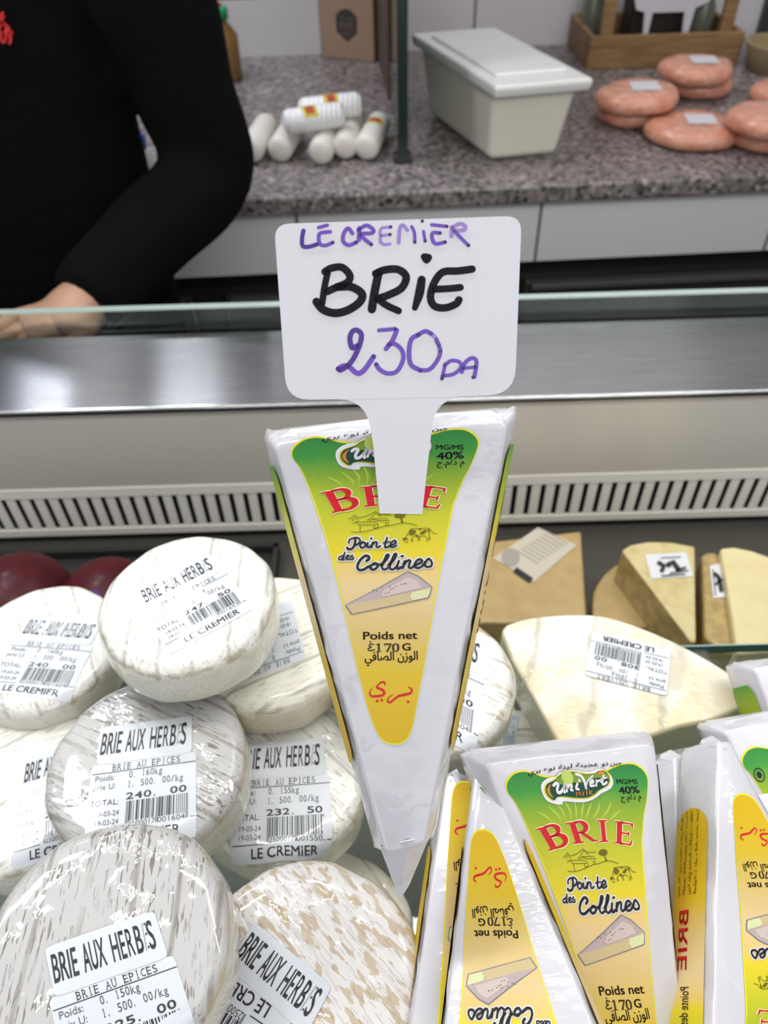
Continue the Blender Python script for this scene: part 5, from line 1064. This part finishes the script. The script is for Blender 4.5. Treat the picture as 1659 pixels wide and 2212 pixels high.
# face
hc = np.array((tx-.055, .965, .25)); EYE = mat('eye_white', (.7, .7, .68), .3); PUP = mat('pupil', (.02, .015, .01), .2); LIP = mat('lips', (.36, .15, .12), .5)
def ell(mb, c, r, m, n=16):
    mb.lathe([(math.sin(math.pi*(k+.02)/8.04), -math.cos(math.pi*(k+.02)/8.04)) for k in range(9)], (0, 0, 0), m, n); i0 = len(mb.v)-9*n
    for i in range(i0, len(mb.v)): v = mb.v[i]; mb.v[i] = (c[0]+v[0]*r[0], c[1]+v[1]*r[1], c[2]+v[2]*r[2])
mb = MB(); ell(mb, hc+np.array((0, -.095, -.03)), (.014, .02, .02), SKIN); mb.build('nose', per, smooth=True)
for s_ in (-1, 1):
    mb = MB(); ell(mb, hc+np.array((s_*.031, -.078, -.004)), (.013, .012, .008), EYE); ell(mb, hc+np.array((s_*.031, -.088, -.004)), (.005, .004, .005), PUP); mb.build('eye', per, smooth=True)
    mb = MB(); ell(mb, hc+np.array((s_*.077, .0, -.02)), (.010, .020, .032), SKIN); mb.build('ear', per, smooth=True)
mb = MB(); ell(mb, hc+np.array((0, -.084, -.075)), (.024, .010, .007), LIP); mb.build('mouth', per, smooth=True)
mb = MB(); ell(mb, hc+np.array((0, .022, .055)), (.088, .098, .075), HAIR, 24); mb.build('hair', per, smooth=True)
# sweater: torso and sleeves, ending at collar, cuff and hem
cuff = wr*.99+el*.01
def tube(mb, pts, m, n=20, flat=None):
    c = catmull([np.array(p, float) for p in pts], 6); vs = []; fs = []
    for i, p in enumerate(c):
        t = Vector(c[min(i+1, len(c)-1)][:3]-c[max(i-1, 0)][:3]).normalized()
        if flat: u, v = Vector((1, 0, 0)), Vector((0, 1, 0))
        else: u = t.cross(Vector((0, 1, .2))).normalized(); v = u.cross(t)
        rx, ry = (p[3], p[4]) if flat else (p[3], p[3])
        for k in range(n): a_ = 2*math.pi*k/n; vs.append(p[:3]+np.array(u)*rx*math.cos(a_)+np.array(v)*ry*math.sin(a_))
    for i in range(len(c)-1):
        for k in range(n): q = (k+1) % n; fs.append((i*n+k, i*n+q, (i+1)*n+q, (i+1)*n+k))
    fs.append(tuple(range(n-1, -1, -1))); b0 = (len(c)-1)*n; fs.append(tuple(range(b0, b0+n))); mb.add(vs, fs, m)
def cloth_obj(name, mb, parent, vox):
    o = mb.build(name, parent, smooth=True); md = o.modifiers.new('remesh', 'REMESH'); md.mode = 'VOXEL'; md.voxel_size = vox; md.use_smooth_shade = True
    sm = o.modifiers.new('smooth', 'SMOOTH'); sm.factor = .6; sm.iterations = 6; return o
mb = MB()
tube(mb, [(tx, .985, -.75, .19, .135), (tx, .985, -.5, .186, .13), (tx, .985, -.36, .186, .128), (tx, .985, -.2, .186, .13), (tx, .985, -.1, .19, .125), (tx, .988, -.02, .18, .105), (tx, .99, .03, .10, .085), (tx-.01, .99, .065, .07, .068)], SWEAT, 28, True)
i_ = np.array((-.05, 0, -.005))
tube(mb, [(*(sh_l+i_), .068), (*sh_l, .068), (*((sh_l+el)/2), .059), (*(el+np.array((-.004, 0, 0))), .055), (*((el+cuff)/2), .050), (*cuff, .043)], SWEAT)
tube(mb, [(*(sr-i_), .075), (*sr, .082), (*((sr+er)/2), .070), (*er, .062), (*((er+wrr)/2), .054), (*(wrr*.9+er*.1), .044)], SWEAT)
cloth_obj('sweater', mb, per, .009)
mb = MB(); tube(mb, [(tx, .99, -.68, .175, .125), (tx, .99, -.78, .18, .13), (tx, .99, -.82, .15, .11)], TRS, 28, True)
for sx in (-1, 1): tube(mb, [(tx+sx*.085, .99, -.76, .10), (tx+sx*.095, .99, -.95, .085), (tx+sx*.10, 1.0, -1.33, .065)], TRS)
cloth_obj('trousers', mb, per, .012)
# embroidered red rider mark on the chest
bpy.context.view_layer.update(); dg = bpy.context.evaluated_depsgraph_get(); sw_o = [o for o in per.children if o.name.startswith('sweater')][0]; sw_e = sw_o.evaluated_get(dg)
ML = sw_o.matrix_world.inverted(); hit, hl, hn, hi = sw_e.ray_cast(ML @ Vector((0, 0, 0)), (ML.to_3x3() @ Vector(ray((14, 64)))).normalized())
EMY = float((sw_o.matrix_world @ hl)[1])-0.006 if hit else 0.85; print('emblem', hit, EMY)
EMB = mat('red_thread', (0.55, 0.02, 0.02), .7); mb = MB()
for r, w in (([(0,40),(8,52),(6,66)], 8), ([(-14,62),(2,60),(14,64),(22,72)], 12), ([(20,70),(24,84),(21,94)], 6), ([(12,70),(14,82),(10,92)], 5), ([(2,66),(4,84),(8,92)], 5), ([(-10,64),(-12,80),(-8,90)], 5), ([(-18,56),(-26,64),(-28,74)], 8), ([(4,30),(6,38)], 8), ([(2,46),(14,54),(20,60)], 4), ([(10,36),(-2,58)], 2.5)):
    vs, fs = ribbon(r, w); mb.add([at_y((v[0], v[1]), EMY) for v in vs], fs, EMB)
emb = mb.build('chest_emblem', per, solid=.002)
